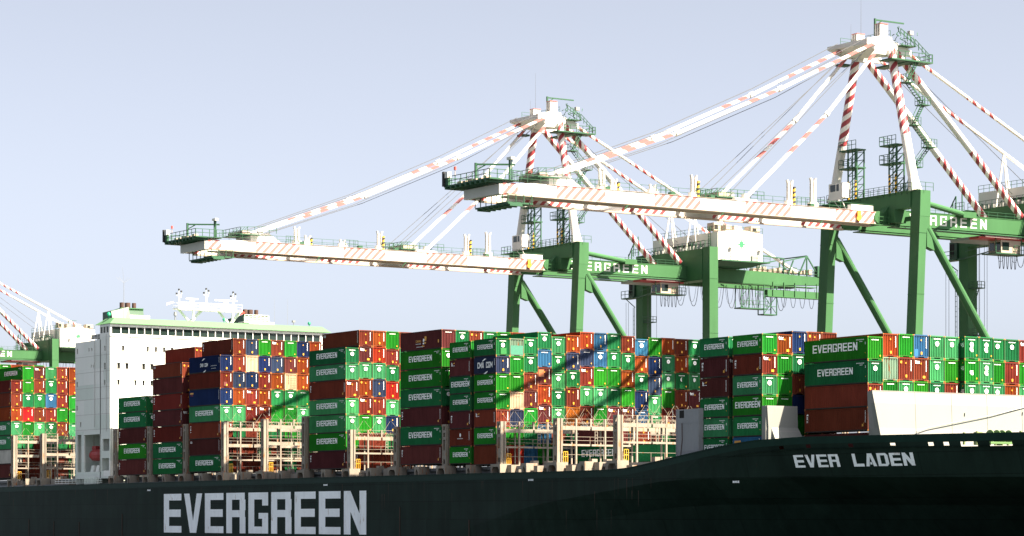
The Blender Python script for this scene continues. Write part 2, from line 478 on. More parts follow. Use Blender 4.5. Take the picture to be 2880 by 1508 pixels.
SIDE = {}
SY = -0.004
def side_mesh(kind, L, H):
    k = (kind, L, H)
    if k in SIDE: return SIDE[k]
    STROKE[:] = [0.205, 0.145]
    mb = MB(); u = (1, 0, 0); v = (0, 0, 1)
    def dots(x, z, n, s=.17, mi=0, w=.11):
        for i in range(n): mb.box(x + i * s, x + i * s + w, SY - .004, SY, z, z + .10, mi)
    def vd(x, z, n, mi=0):
        for i in range(n): mb.box(x, x + .12, SY - .004, SY, z - i * .17, z - i * .17 + .10, mi)
    if kind in ('E', 'B', 'F'):
        if L > 7:
            wd, hh, z = (8.6, 1.02, H * .43) if kind == 'B' else (6.8, .88, H * .42)
            lettering(mb, 'EVERGREEN', (-L / 2 - wd / 2 - .15, SY, z), u, v, wd, hh)
            dots(-2.15, H - .42, 8, .19); dots(-1.5, H - .65, 3, .19)
        else:
            wd, hh = (5.1, .80) if kind == 'B' else (4.15, .68)
            lettering(mb, 'EVERGREEN', (-L / 2 - wd / 2 + .02, SY, H * .42), u, v, wd, hh)
            dots(-1.9, H - .40, 6, .19); dots(-1.4, H - .60, 2, .19)
        vd(-.5, H - .8, 2); vd(-.5, .8, 1, 1)
    elif kind in ('x', 'i', 'r'):
        s = {'x': 'tex', 'i': 'CAI', 'r': 'TRITON'}[kind]
        wd = {'x': 1.15, 'i': 1.3, 'r': 1.6}[kind]
        lettering(mb, s, (-L + .42, SY, H - .50), (0, 0, -1), (1, 0, 0), wd, .36)
        vd(-.5, H - .5, 9, 0); vd(-.8, .9, 1, 1); mb.box(-1.1, -.8, SY - .004, SY, .55, .85, 1)
    elif kind == '3':
        lettering(mb, '33', (-L + .35, SY, H - .66), u, v, .80, .34); vd(-.6, H - .35, 11, 0); 
    elif kind == 'n':   # small yellow label
        mb.box(-L + .4, -L + 1.7, SY - .004, SY, H - .70, H - .42, 1); dots(-L + .6, H - .98, 5, .2, 2); vd(-.6, H - .35, 10, 0)
    elif kind in ('C', 'D'):
        cx = -L / 2 - (.2 if kind == 'C' else 0)
        wd = 3.0 if L > 7 else 4.1
        hh = .62 if L > 7 else .86
        lettering(mb, 'CMA CGM', (cx - wd / 2, SY, H * .36), u, v, wd, hh, 0, .10)
        for sg, cy in ((1, H * .74), (-1, H * .12)):
            n = 8
            for i in range(n):
                a0, a1 = i / n, (i + 1) / n
                f = lambda a: (cx + sg * (-.75 + 1.15 * a), cy + sg * (.0 + .34 * math.sin(a * 1.57)) + (0 if sg > 0 else .10))
                g = lambda a: .11 * math.sin(math.pi * min(1, a + .08))
                p, q = f(a0), f(a1)
                mb.face([(p[0], SY, p[1] - g(a0)), (q[0], SY, q[1] - g(a1)), (q[0], SY, q[1] + g(a1) + .01), (p[0], SY, p[1] + g(a0) + .01)])
        if L > 7: dots(-3.6, H * .36, 9, .26); dots(-3.4, H * .20, 7, .26)
        vd(-.5, H - .5, 6, 0)
    elif kind == 'U':
        lettering(mb, 'CARU', (-L * .62, SY, H * .42), u, v, 1.5, .34, 1, .18)
        dots(-L * .62, H * .32, 7, .22); dots(-L * .60, H * .16, 9, .22)
        cx = -L * .62 + 2.3
        for (a, b, c, d, mi) in ((-.25, .95, .15, 1.55, 0), (.2, 1.05, .75, 1.9, 1), (-.3, .55, .1, .95, 0), (.12, .62, .62, 1.02, 1), (-.5, .20, .2, .52, 1)):
            mb.face([(cx + a, SY, b + .35), (cx + c, SY, b + .30), (cx + c + .12, SY, d + .1), (cx + a + .1, SY, d + .2)], mi)
        mb.box(-1.1, -.8, SY - .004, SY, .9, 1.4, 1)
    elif kind == 'b':   # small logo top left with wedge
        lettering(mb, 'b', (-L + .55, SY, H - .95), u, v, .30, .55)
        dots(-L + .95, H - .95, 3, .2)
        mb.face([(-L + .85, SY, H - .60), (-L + 1.5, SY, H - .62), (-L + 1.5, SY, H - .40)], 1)
        vd(-.55, H - .5, 9)
    elif kind == 't':   # centred initial with small line
        mb.face([(-L * .5 + .22 * math.cos(i * .785), SY, H * .66 + .30 * math.sin(i * .785)) for i in range(8)])
        dots(-L * .5 - .8, H * .44, 8, .2); vd(-.6, H - .5, 8)
    elif kind == '5':
        lettering(mb, '45', (-.66, SY, H - 1.35), u, v, .5, .50); mb.box(-.45, -.3, SY - .004, SY, H - .5, H - .35, 1)
    else:
        vd(-.55, H - .4, 8)
    STROKE[:] = [0.24, 0.17]
    o = mb.build("side_lettering", [M_WHITE, M_YEL, M_REDM]); me = o.data; bpy.data.objects.remove(o)
    SIDE[k] = me
    return me

def part(name, me, parent, loc=(0, 0, 0)):
    o = bpy.data.objects.new(name, me); COL.objects.link(o); o.parent = parent; o.location = loc
    return o

ORD = ["zeroth", "first", "second", "third", "fourth", "fifth", "sixth", "seventh", "eighth", "ninth", "tenth", "eleventh", "twelfth", "thirteenth", "fourteenth", "fifteenth"]
MARKTXT = {'d': 'with white disc', 'x': 'lettered tex', 'v': '', 'h': '', 'w': 'with red mark', 'c': 'with red and black marks', 'p': 'streaked with rust'}
def container(x, y, z, L, H, col, end, side, label, group):
    root = empty("shipping_container", (x, y, z))
    tag(root, label, "container", group)
    sh = part("shell", shell(L, H), root)
    sh.material_slots[0].link = 'OBJECT'; sh.material_slots[0].material = CM[col]
    ek = ''.join(c for c in end if c in 'hdfvxywcqz')
    if ek:
        me = end_mesh(ek, H)
        if me: part("end_markings", me, root)
    if 'd' in end or 'D' in end: part("emblem", emblem_mesh(H, 0), root)
    if '!' in end: part("emblem", emblem_mesh(H, 1), root)
    if '(' in end: part("emblem", emblem_mesh(H, 2), root)
    for p in '123456':
        if p in end: part("repainted_patch", patch_mesh(p), root)
    if side: part("side_lettering", side_mesh(side, L, H), root)
    return root

GAP = 0.035
def look(col, end, side):
    s = PAINT[col][1]
    m = ''
    if side in ('E', 'B'): m = 'lettered'
    elif side in ('C', 'D'): m = 'with arc logo'
    elif side == 'U': m = 'with yellow logo'
    elif '1' in end or '2' in end or '3' in end or '4' in end or '6' in end: m = 'patched'
    elif 'f' in end: m = 'numbered'
    elif 'd' in end: m = 'disc-marked'
    elif 'x' in end: m = 'tex-lettered'
    elif 'w' in end or 'c' in end: m = 'red-marked'
    return (s + ' ' + m).strip()

stuff_mb = {}
def stuff_box(x, y, z, L, H, col):
    if col not in stuff_mb: stuff_mb[col] = []
    stuff_mb[col].append((x, y, z, L, H))

def column(bay, colname, x, y, ztop, tiers, L=L40, base=0.0, fill='bGbgbtGb', group=None, dup_side=False):
    """tiers: list from the top of (colour, end, side[, tall]); the rest down to base is filled with stuff"""
    n_all = max(len(tiers), round((ztop - base) / 2.78))
    nH = max(0, min(n_all, round((ztop - base - n_all * (HS + GAP)) / (HH - HS))))
    flags = [len(t) > 3 and t[3] for t in tiers] + [False] * (n_all - len(tiers))
    left = nH - sum(flags)
    i = n_all - 1
    while left > 0 and i >= 0:
        if not flags[i]: flags[i] = True; left -= 1
        i -= 1
    z = ztop
    for i in range(n_all):
        H = HH if flags[i] else HS
        z -= H
        if i < len(tiers):
            t = tiers[i]; c = t[0]; e = t[1] if len(t) > 1 else ''; s = t[2] if len(t) > 2 else ''
            pos = "top" if i == 0 else ORD[i + 1] + " from top"
            lab = f"{look(c, e, s)} container, {pos}, {colname}, {bay}"
            container(x + random.uniform(-.02, .02), y + random.uniform(-.012, .012), z, L, H, c, e, s, lab, group)
        else:
            stuff_box(x, y, z, L, H, fill[(i * 3 + int(y)) % len(fill)])
        z -= GAP

CN = lambda i: "near column" if i == 0 else ORD[i + 1] + " column"
GRP = "shipping containers stacked on the ship"

def bay(name, X, cols, L=L40, fill='bGbgbtGb', base=0.0):
    for i, (y, zt, tiers) in enumerate(cols):
        column(name, CN(i), X, y, zt, tiers, L, base, fill, GRP)

# block left of the bridge house
bay("block left of bridge house", -508.6, [
    (0.0, 20.35, [('b','vw','x'), ('b','v','x'), ('o','vy','x'), ('t','d','E'), ('t','','E'), ('a','',''), ('k','','x')]),
    (2.5, 23.22, [('g','h','E',1), ('g','h'), ('G','d'), ('r','v'), ('g','h')]),
    (5.02, 23.22, [('k','x'), ('b','vq'), ('G','d'), ('b','v'), ('t','d')]),
    (7.54, 23.24, [('t','h'), ('G','d'), ('l','d'), ('b','vq'), ('G','d')]),
    (10.06, 23.28, [('b','vq'), ('b','vy'), ('b','vy'), ('g','h'), ('b','vy')]),
    (12.75, 23.30, [('o','v'), ('o','v'), ('g','h'), ('g','h'), ('t','h')])])
bay("far block behind left block", -523.3, [
    (3.55, 24.37, [('g','h','',1)]), (6.05, 24.37, [('o','v')]), (8.6, 24.37, [('b','v')]), (11.1, 24.40, [('g','h')])])
for i in range(5):
    for t in range(6): stuff_box(-508.6 + 0, 15.3 + i * 2.5, 20.3 - t * 2.93, L40, HH, 'bGtgob'[(i + t) % 6])
# blocks right of the bridge house
bay("first block beside bridge house", -444.65, [
    (0.0, 14.63, [('G','d','E'), ('G','d','E'), ('k','x','x'), ('g','h','E'), ('k','v','i')])], base=0)
bay("second block from bridge house", -429.7, [
    (0.0, 20.08, [('b','vy','3'), ('k','v',''), ('b','v','i'), ('k','x','x'), ('b','v','i'), ('G','d','E'), ('G','d','E')]),
    (2.5, 22.97, [('b','vy',''), ('b','v','')])])
bay("third block from bridge house", -414.7, [
    (0.0, 20.66, [('n','v','C'), ('b','v5',''), ('n','v','n'), ('t','d','E'), ('b','v','i'), ('k','v','3'), ('G','d','E')]),
    (2.52, 23.62, [('b','v','i'), ('b','v'), ('s','v'), ('o','v'), ('t','d')]),
    (5.04, 23.62, [('s','v'), ('w','w'), ('n','v'), ('b','x'), ('b','x')]),
    (7.56, 23.62, [('g','h'), ('n','v'), ('b','vy'), ('o','vy'), ('b','x')]),
    (10.08, 23.60, [('b','x'), ('s','v'), ('o','vq'), ('G','d'), ('g','')]),
    (12.75, 23.60, [('g','h'), ('k','v'), ('w','c'), ('G','d'), ('g','h')]),
    (15.27, 23.60, [('n','v'), ('o','vy'), ('o','vq'), ('G','h'), ('t','d')]),
    (17.79, 23.62, [('o','v')])])
bay("fourth block from bridge house", -370.4, [
    (0.0, 19.57, [('G','d','E'), ('t','d','E'), ('b','x','x',1), ('t','d','E'), ('t','d','E'), ('g','h','E',1), ('k','v','x',1)]),
    (2.5, 22.47, [('b','v','3'), ('k','x'), ('t','d'), ('o','vy','',1), ('b','x'), ('g','h')]),
    (5.02, 22.47, [('o','v'), ('r','v'), ('t','d'), ('s','v'), ('b','vy'), ('t','d')]),
    (7.54, 22.45, [('g','h','',1), ('b','vq'), ('G','d'), ('r','v','',1), ('t','d'), ('n','v')]),
    (10.09, 22.44, [('b','v')])])
bay("fifth block from bridge house", -341.05, [
    (0.0, 20.75, [('k','h','U',1), ('g','d','E',1), ('g','h','E',1), ('G','d','E',1), ('k','v','i',1), ('G','d','E',1), ('k','v','x',1)]),
    (2.5, 20.73, [('G','d','',1), ('b','v')]),
    (5.02, 20.72, [('b','vy','',1)]), (7.54, 20.70, [('G','h','',1)]), (10.06, 20.72, [('g','h','',1)]), (12.7, 20.76, [('o','v','',1)])])
# wide block with the crane shadows; its near column is two rows of twenty-footers
column("wide block under crane shadows", "rear near column", -332.72, 0.0, 18.52,
       [('g','h','E'), ('k','v','b'), ('G','h','B'), ('G','h','E'), ('k','v','x'), ('b','v','t'), ('g','h','E')], L20, 0, 'b', GRP)
bay("wide block under crane shadows", -325.85, [(0.0, 18.56, [])][:0])
column("wide block under crane shadows", "near column", -325.85, 0.0, 18.56,
       [('G','d1','E'), ('s','v','D'), ('g','h','E'), ('g','h','E'), ('b','v','b'), ('g','h','E'), ('b','v','')], L20, 0, 'b', GRP)
WB = [
    (2.45, 18.59, [('p','2'), ('g','h'), ('g','h'), ('w','w'), ('s','')]),
    (4.92, 18.86, [('G','d6'), ('G','d'), ('b','v5'), ('k','v'), ('g','h')]),
    (7.38, 19.74, [('G','d'), ('l','h'), ('k','v3'), ('o','vq','',1), ('k','x')]),
    (9.88, 19.14, [('t','d'), ('G','h!'), ('t','d'), ('G','d'), ('t','d')]),
    (12.54, 19.46, [('o','vy'), ('s','v'), ('G','h!'), ('b','vy','',1), ('y','')]),
    (15.04, 20.03, [('o','v'), ('s','h'), ('b','x','',1), ('t','d','',1), ('b','v')]),
    (17.54, 20.01, [('l','v'), ('l','d'), ('g','h','',1), ('t','d','',1), ('g','h')]),
    (20.04, 20.03, [('G','h'), ('G','d'), ('g','h','',1), ('G','h','',1), ('k','x')]),
    (22.68, 19.73, [('b','v'), ('G','d'), ('o','v'), ('g','h','',1), ('k','x')]),
    (25.2, 19.37, [('l','d'), ('o','v'), ('G','d'), ('n','v','',1), ('l','h')]),
    (27.72, 19.66, [('g','h','',1), ('n','v','',1), ('s','v','',1), ('t','d','',1), ('G','h')]),
    (30.26, 19.71, [('o','v'), ('t','d'), ('t','d1'), ('g','h','',1), ('b','v')]),
    (32.82, 19.65, [('b','vy'), ('o','vy'), ('G','h('), ('b','vq','',1)]),
    (35.36, 19.65, [('G','d'), ('G','d'), ('t','h!'), ('k','x','',1)]),
]
for i, (y, zt, ti) in enumerate(WB):
    column("wide block under crane shadows", ORD[i + 2] + " column", -325.85, y, zt, ti, L40, 0, 'bgbGrtlb', GRP)
# block just behind the forecastle
column("low stack between lashing bridges", "near column", -311.7, 12.8, 5.25, [('k','v','x'), ('G','h','B')], L40, 0, 'b', GRP)
column("low stack between lashing bridges", "second column", -311.7, 15.3, 5.25, [('b','v',''), ('t','d','')], L40, 0, 'b', GRP)
column("low stack beside grey tower", "near column", -296.9, 12.6, 2.6, [('G','h','')], L40, 0, 'b', GRP)
column("low stack beside grey tower", "second column", -296.9, 15.1, 2.6, [('g','d','')], L40, 0, 'b', GRP)
column("low stack beside grey tower", "third column", -296.9, 17.6, 2.6, [('G','d','')], L40, 0, 'b', GRP)
column("block right of grey tower", "rear near column", -270.5, 0.0, 15.60, [('G','d','E'), ('k','x','x'), ('k','v','b'), ('G','h','E'), ('t','h','E'), ('G','h','E')], L20, 0, 'b', GRP)
column("block right of grey tower", "near column", -263.55, 0.0, 15.60, [('g','h','E'), ('b','x','x'), ('t','d','E'), ('g','h','B'), ('G','h','E'), ('l','h','n')], L20, 0, 'b', GRP)
for i, (y, zt, ti) in enumerate([
    (2.47, 15.62, [('o','x'), ('g','h'), ('g','h'), ('g','h')]),
    (4.94, 16.10, [('n','v','',1), ('G','d'), ('b','v'), ('n','')]),
    (7.42, 16.12, [('b','vy')]), (9.9, 16.12, [])]):
    column("block right of grey tower", ORD[i + 2] + " column", -263.55, y, zt, ti, L40, 0, 'gbGn', GRP)
column("block nearest the bow", "near column", -249.0, 5.0, 14.60, [('g','h','B',1), ('G','d','E',1), ('b','vy','',1), ('b','x','x',1)], L40, 2.8, 'k', GRP)
for i, (y, zt, ti) in enumerate([
    (7.5, 15.05, [('o','v'), ('p',''), ('g','h')]),
    (10.05, 15.10, [('g','h'), ('b','vy'), ('t','d')]),
    (12.57, 15.10, [('l','v4'), ('b','x'), ('g','h')]),
    (15.25, 15.07, [('t','d'), ('t','d'), ('G','d')]),
    (17.75, 15.05, [('t','d'), ('g','h'), ('b','v')])]):
    column("block nearest the bow", ORD[i + 2] + " column", -249.0, y, zt, ti, L40, 2.8, 'kGb', GRP)
for i, (y, zt, ti) in enumerate([
    (20.40, 15.12, [('G','dhf','5'), ('g','hf','5'), ('t','d','5')]),
    (22.92, 15.12, [('G','dhf'), ('t','dhf'), ('t','d')])]):
    column("block nearest the bow", ORD[i + 7] + " column", -248.2, y, zt, ti, L40, 2.8, 'kGb', GRP)
for i, (y, zt, ti) in enumerate([
    (25.6, 15.10, [('G','d'), ('g','h'), ('t','d')]),
    (28.12, 15.08, [('G','d'), ('b','v'), ('o','v')]),
    (30.64, 15.05, [('b','x'), ('g','h'), ('t','h')])]):
    column("block nearest the bow", ORD[i + 9] + " column", -249.0, y, zt, ti, L40, 2.8, 'kGb', GRP)
stuff_box(-249.0, 5.0, -0.2, L40, HH, 'k')
# lower tiers seen only in slivers behind the lashing bridges: one object
smb = MB(); keys = list(stuff_mb.keys())
for ci, c in enumerate(keys):
    for (x, y, z, L, H) in stuff_mb[c]:
        me = shell(L, H); i0 = len(smb.v)
        smb.v += [(v.co.x + x, v.co.y + y, v.co.z + z) for v in me.vertices]
        for p in me.polygons:
            smb.f.append(tuple(i0 + k for k in p.vertices)); smb.m.append(ci if p.material_index == 0 else len(keys) + p.material_index - 1)
so = smb.build("shipping_containers", [CM[c] for c in keys] + [M_CAST, M_DARK, M_GRIME_SHADE, M_FRAME])
tag(so, "mixed green and brown containers half hidden low down behind the lashing bridges", "containers", None, "stuff")

# ------------------------------------------------------------------ the ship
ship = empty("container_ship", (-400, 21.5, -16))
tag(ship, "long dark green container ship with white bridge house, lettered EVERGREEN on its side", "ship")
_P = Matrix.Translation((400, -21.5, 16))
def sp(mb, name, mats, parent=None, **k):
    """ship part: world coordinates in, parented under the ship"""
    o = mb.build(name, mats, parent or ship, **k)
    if parent is None: o.matrix_parent_inverse = _P
    else:
        o.matrix_parent_inverse = Matrix.Identity(4)
    return o

def interp(tab, x):
    if x <= tab[0][0]: return tab[0][1]
    for (a, fa), (b, fb) in zip(tab, tab[1:]):
        if x <= b: return fa + (fb - fa) * (x - a) / (b - a)
    return tab[-1][1]
EDGE = [(-640,-1.9),(-511,-1.70),(-459,-1.50),(-382,-1.38),(-330,-1.36),(-311,-1.38),(-296,-1.34),(-291.6,-1.24),(-286.4,-.65),(-279.8,.18),(-274.5,.82),(-268,1.62),(-263.5,2.0),(-256,2.24),(-243.7,2.17),(-222.8,2.05),(-165,2.4)]
KNK = [(-640,-13),(-345,-12),(-324.3,-8.0),(-312.9,-6.0),(-298,-4.45),(-284,-3.1),(-275.5,-2.75),(-257,-2.78),(-223,-3.1),(-165,-3.1)]
def Yedge(X):
    if X < -600: return -1.5 + 6 * ((-600 - X) / 40) ** 2
    if X < -275: return -1.5
    return min(21.3, -1.5 + 12 * ((X + 275) / 70) ** 1.6)
def zedge(X): return interp(EDGE, X)
def section(X):
    Yt, zt, zk = Yedge(X), zedge(X), interp(KNK, X)
    fl = 0 if X < -350 else 12 * min(1.5, (X + 350) / 85) ** 2
    lean = 0 if X < -280 else .28 * min(1, (X + 280) / 20)
    Yk = Yt + lean * (zt - zk)
    pts = [(Yt, zt), (Yt + lean * .9 * .5, zt - .9), (Yk, zk), (Yk + .10 * fl, zk - .9), (Yk + .40 * fl, zk - 3.4), (Yk + .72 * fl, min(zk - 6, -12)), (Yk + .9 * fl, -16.5), (Yk + fl, -20)]
    return [(min(21.4, y), z) for y, z in pts]

holes = []     # fairleads in the forecastle bulwark: X0, X1
for a in (-259.8, -255.2, -248.3, -241.8, -236.2, -234.0): holes.append((a, a + .75))
holes += [(-231.6, -229.3), (-227.6, -224.6)]
stations = [-640, -630, -615, -600, -560, -514, -459, -420, -382, -365] + [-350 + 3.5 * i for i in range(21)] + [-275 + 2.0 * i for i in range(55)]
for a, b in holes: stations += [a, b]
stations = sorted(set(round(s, 2) for s in stations if s <= -165))
hull, band, boot = MB(), MB(), MB()
for side in (0, 1):
    f = (lambda y: y) if side == 0 else (lambda y: 43.0 - y)
    for xa, xb in zip(stations, stations[1:]):
        A, B = section(xa), section(xb)
        for i in range(len(A) - 1):
            q = [(xa, f(A[i][0]), A[i][1]), (xb, f(B[i][0]), B[i][1]), (xb, f(B[i+1][0]), B[i+1][1]), (xa, f(A[i+1][0]), A[i+1][1])]
            if side == 0: q = q[::-1]
            if i == 0:
                isH = side == 0 and any(abs(xa - h[0]) < .02 or (xa >= h[0] - .01 and xb <= h[1] + .01) for h in holes)
                if isH:
                    # split the strip: above and below the opening
                    def lerp(P, Q, t): return tuple(P[k] + (Q[k] - P[k]) * t for k in range(3))
                    q0 = [(xa, A[0][0], A[0][1]), (xb, B[0][0], B[0][1]), (xb, B[1][0], B[1][1]), (xa, A[1][0], A[1][1])]
                    t1, t2 = .98, 1.0
                    band.face([q0[0], q0[1], q0[2], q0[3]][::-1])
                    continue
                band.face(q)
            elif i == 1 and side == 0 and any(xa >= h[0] - .01 and xb <= h[1] + .01 for h in holes):
                tot = A[1][1] - A[2][1]
                big = xa > -232
                t1, t2 = (.02, .02 + (.62 if big else .42) / tot)
                L_ = lambda P, Q, t: tuple(P[k] + (Q[k] - P[k]) * t for k in range(3))
                a1, b1, b2, a2 = (xa, A[1][0], A[1][1]), (xb, B[1][0], B[1][1]), (xb, B[2][0], B[2][1]), (xa, A[2][0], A[2][1])
                hull.face([a1, b1, L_(b1, b2, t1), L_(a1, a2, t1)][::-1])
                hull.face([L_(a1, a2, t2), L_(b1, b2, t2), b2, a2][::-1])
            else:
                (hull if i < 5 else boot).face(q)
# transom
S = section(-640)
hull.face([(-640, y, z) for y, z in S] + [(-640, 43 - y, z) for y, z in reversed(S)])
def add_seams(m, w_, h_, dark):
    nt = m.node_tree; N, L = nt.nodes, nt.links
    b = nt.nodes["Principled BSDF"]; src = b.inputs["Base Color"].links[0].from_socket
    tc = N.new("ShaderNodeTexCoord"); sp_ = N.new("ShaderNodeSeparateXYZ"); cb = N.new("ShaderNodeCombineXYZ")
    L.new(tc.outputs["Object"], sp_.inputs[0]); L.new(sp_.outputs[0], cb.inputs[0]); L.new(sp_.outputs[2], cb.inputs[1])
    br = N.new("ShaderNodeTexBrick"); br.inputs["Scale"].default_value = 1.0; br.inputs["Brick Width"].default_value = w_; br.inputs["Row Height"].default_value = h_
    br.inputs["Mortar Size"].default_value = 0.05; br.inputs["Mortar Smooth"].default_value = 0.6
    br.inputs["Color1"].default_value = (1, 1, 1, 1); br.inputs["Color2"].default_value = (.74, .82, .78, 1); br.inputs["Mortar"].default_value = (dark, dark, dark, 1)
    L.new(cb.outputs[0], br.inputs["Vector"])
    mx = N.new("ShaderNodeMix"); mx.data_type = 'RGBA'; mx.blend_type = 'MULTIPLY'; mx.inputs["Factor"].default_value = 1.0
    L.new(src, mx.inputs["A"]); L.new(br.outputs[0], mx.inputs["B"]); L.new(mx.outputs["Result"], b.inputs["Base Color"])
add_seams(M_HULL, 14.0, 2.7, .38); add_seams(M_SHIPWHITE, 9.0, 2.95, .90); add_seams(M_BREAK, 6.0, 3.1, .93)
sm = hull; rnd = random.Random(17)
for i in range(46):      # scuffs and rust runs below the scuppers
    X = rnd.uniform(-510, -285); z = rnd.choice((-2.5, -2.5, -2.6, -4.2, -6.8)); h_ = rnd.uniform(.8, 3.4); w_ = rnd.uniform(.06, .22)
    sm.face([(X, -1.506, z), (X + w_, -1.506, z), (X + w_ * .6, -1.506, z - h_), (X + w_ * .4, -1.506, z - h_)][::-1], 1)
for X in (-496, -483.6, -471.5, -452, -331, -351): sm.box(X, X + .28, -1.56, -1.50, -12, -6.2 - (X % 3), 1)
h_o = sp(hull, "hull", [M_HULL, flat("rust_run", (0.030, 0.018, 0.012), .9)])
sp(band, "gunwale", M_HULLBAND)
sp(boot, "bottom_plating", M_BOOT)
# gunwale lip and rubbing line proud of the side
lip = MB()
for xa, xb in zip(stations, stations[1:]):
    if xb > -262: break
    ya, yb, za, zb = Yedge(xa), Yedge(xb), zedge(xa), zedge(xb)
    lip.hexa([(xa, ya - .10, za - .06), (xa, ya + .25, za - .06), (xa, ya + .25, za + .05), (xa, ya - .10, za + .05)],
             [(xb, yb - .10, zb - .06), (xb, yb + .25, zb - .06), (xb, yb + .25, zb + .05), (xb, yb - .10, zb + .05)])
    if xb < -286: lip.hexa([(xa, ya - .07, -2.30), (xa, ya + .02, -2.30), (xa, ya + .02, -2.22), (xa, ya - .07, -2.22)],
             [(xb, yb - .07, -2.30), (xb, yb + .02, -2.30), (xb, yb + .02, -2.22), (xb, yb - .07, -2.22)])
sp(lip, "fender_strip", M_HULLBAND)
# deck
dk = MB()
def zdeck(X): return -2.1 if X < -284 else min(zedge(X) - 1.55, -2.1 + (X + 284) * .14)
for xa, xb in zip(stations, stations[1:]):
    ya, yb = Yedge(xa) + .1, Yedge(xb) + .1
    dk.face([(xa, ya, zdeck(xa)), (xb, yb, zdeck(xb)), (xb, 43 - yb, zdeck(xb)), (xa, 43 - ya, zdeck(xa))])
sp(dk, "deck", M_DECK)
# lettering on the side
lm = MB()
lettering(lm, "EVERGREEN", (-434.1, -1.515, -10.55), (1, 0, 0), (0, 0, 1), 72.9, 6.95, 0, .12)
sp(lm, "hull_lettering", M_LETTER)
nm = MB()
_name = "EVER LADEN"; x0, x1 = -257.75, -238.75; k = (x1 - x0) / text_width(_name, .12); xx = 0
for c in _name:
    for poly in glyph(c):
        pts = []
        for a, b in poly:
            X = x0 + (xx + a) * k; z = -1.58 + b * 1.56
            A = section(X)
            y = A[1][0] + (A[2][0] - A[1][0]) * (A[1][1] - z) / (A[1][1] - A[2][1]) if z < A[1][1] else A[0][0] + (A[1][0] - A[0][0]) * (A[0][1] - z) / .9
            pts.append((X, y - .03, z))
        nm.face(pts)
    xx += ADV.get(c, .8) + .12
sp(nm, "name_lettering", M_LETTER)
# small tug marks
tm = MB()
for X, z in ((-441, -3.0), (-375, -2.7), (-315, -2.6), (-268, -3.4)):
    for i in range(4): tm.box(X + i * .35, X + i * .35 + .22, -1.53 if X < -275 else Yedge(X) - .05, (-1.505 if X < -275 else Yedge(X)), z, z + .26)
sp(tm, "draught_marks", M_LETTER)
# hatch coaming and covers
cm = MB()
for X0, X1 in ((-640, -479), (-458, -284)):
    cm.box(X0, X1, 1.9, 41.1, -2.1, -.75); cm.box(X0, X1, 1.2, 41.8, -.75, -.30)
    cm.box(X0, X1, -.55, -.45, -2.1, -1.35)
cm.box(-283, -262, 2.5, 40.5, -2.1, -.2); cm.box(-262, -248, 5.2, 37.8, -.5, 2.6)
sp(cm, "hatch_coaming", M_COAM)

def railing(mb, a, b, h=1.1, n=None, rails=2, r=.05, mi=0):
    a, b = Vector(a), Vector(b); L_ = (b - a).length
    n = n or max(1, round(L_ / 1.9))
    for i in range(n + 1):
        p = a + (b - a) * (i / n); mb.bar(p, p + Vector((0, 0, h)), r, mi)
    for k in range(rails):
        z = Vector((0, 0, h * (k + 1) / rails)); mb.bar(a + z, b + z, r, mi)

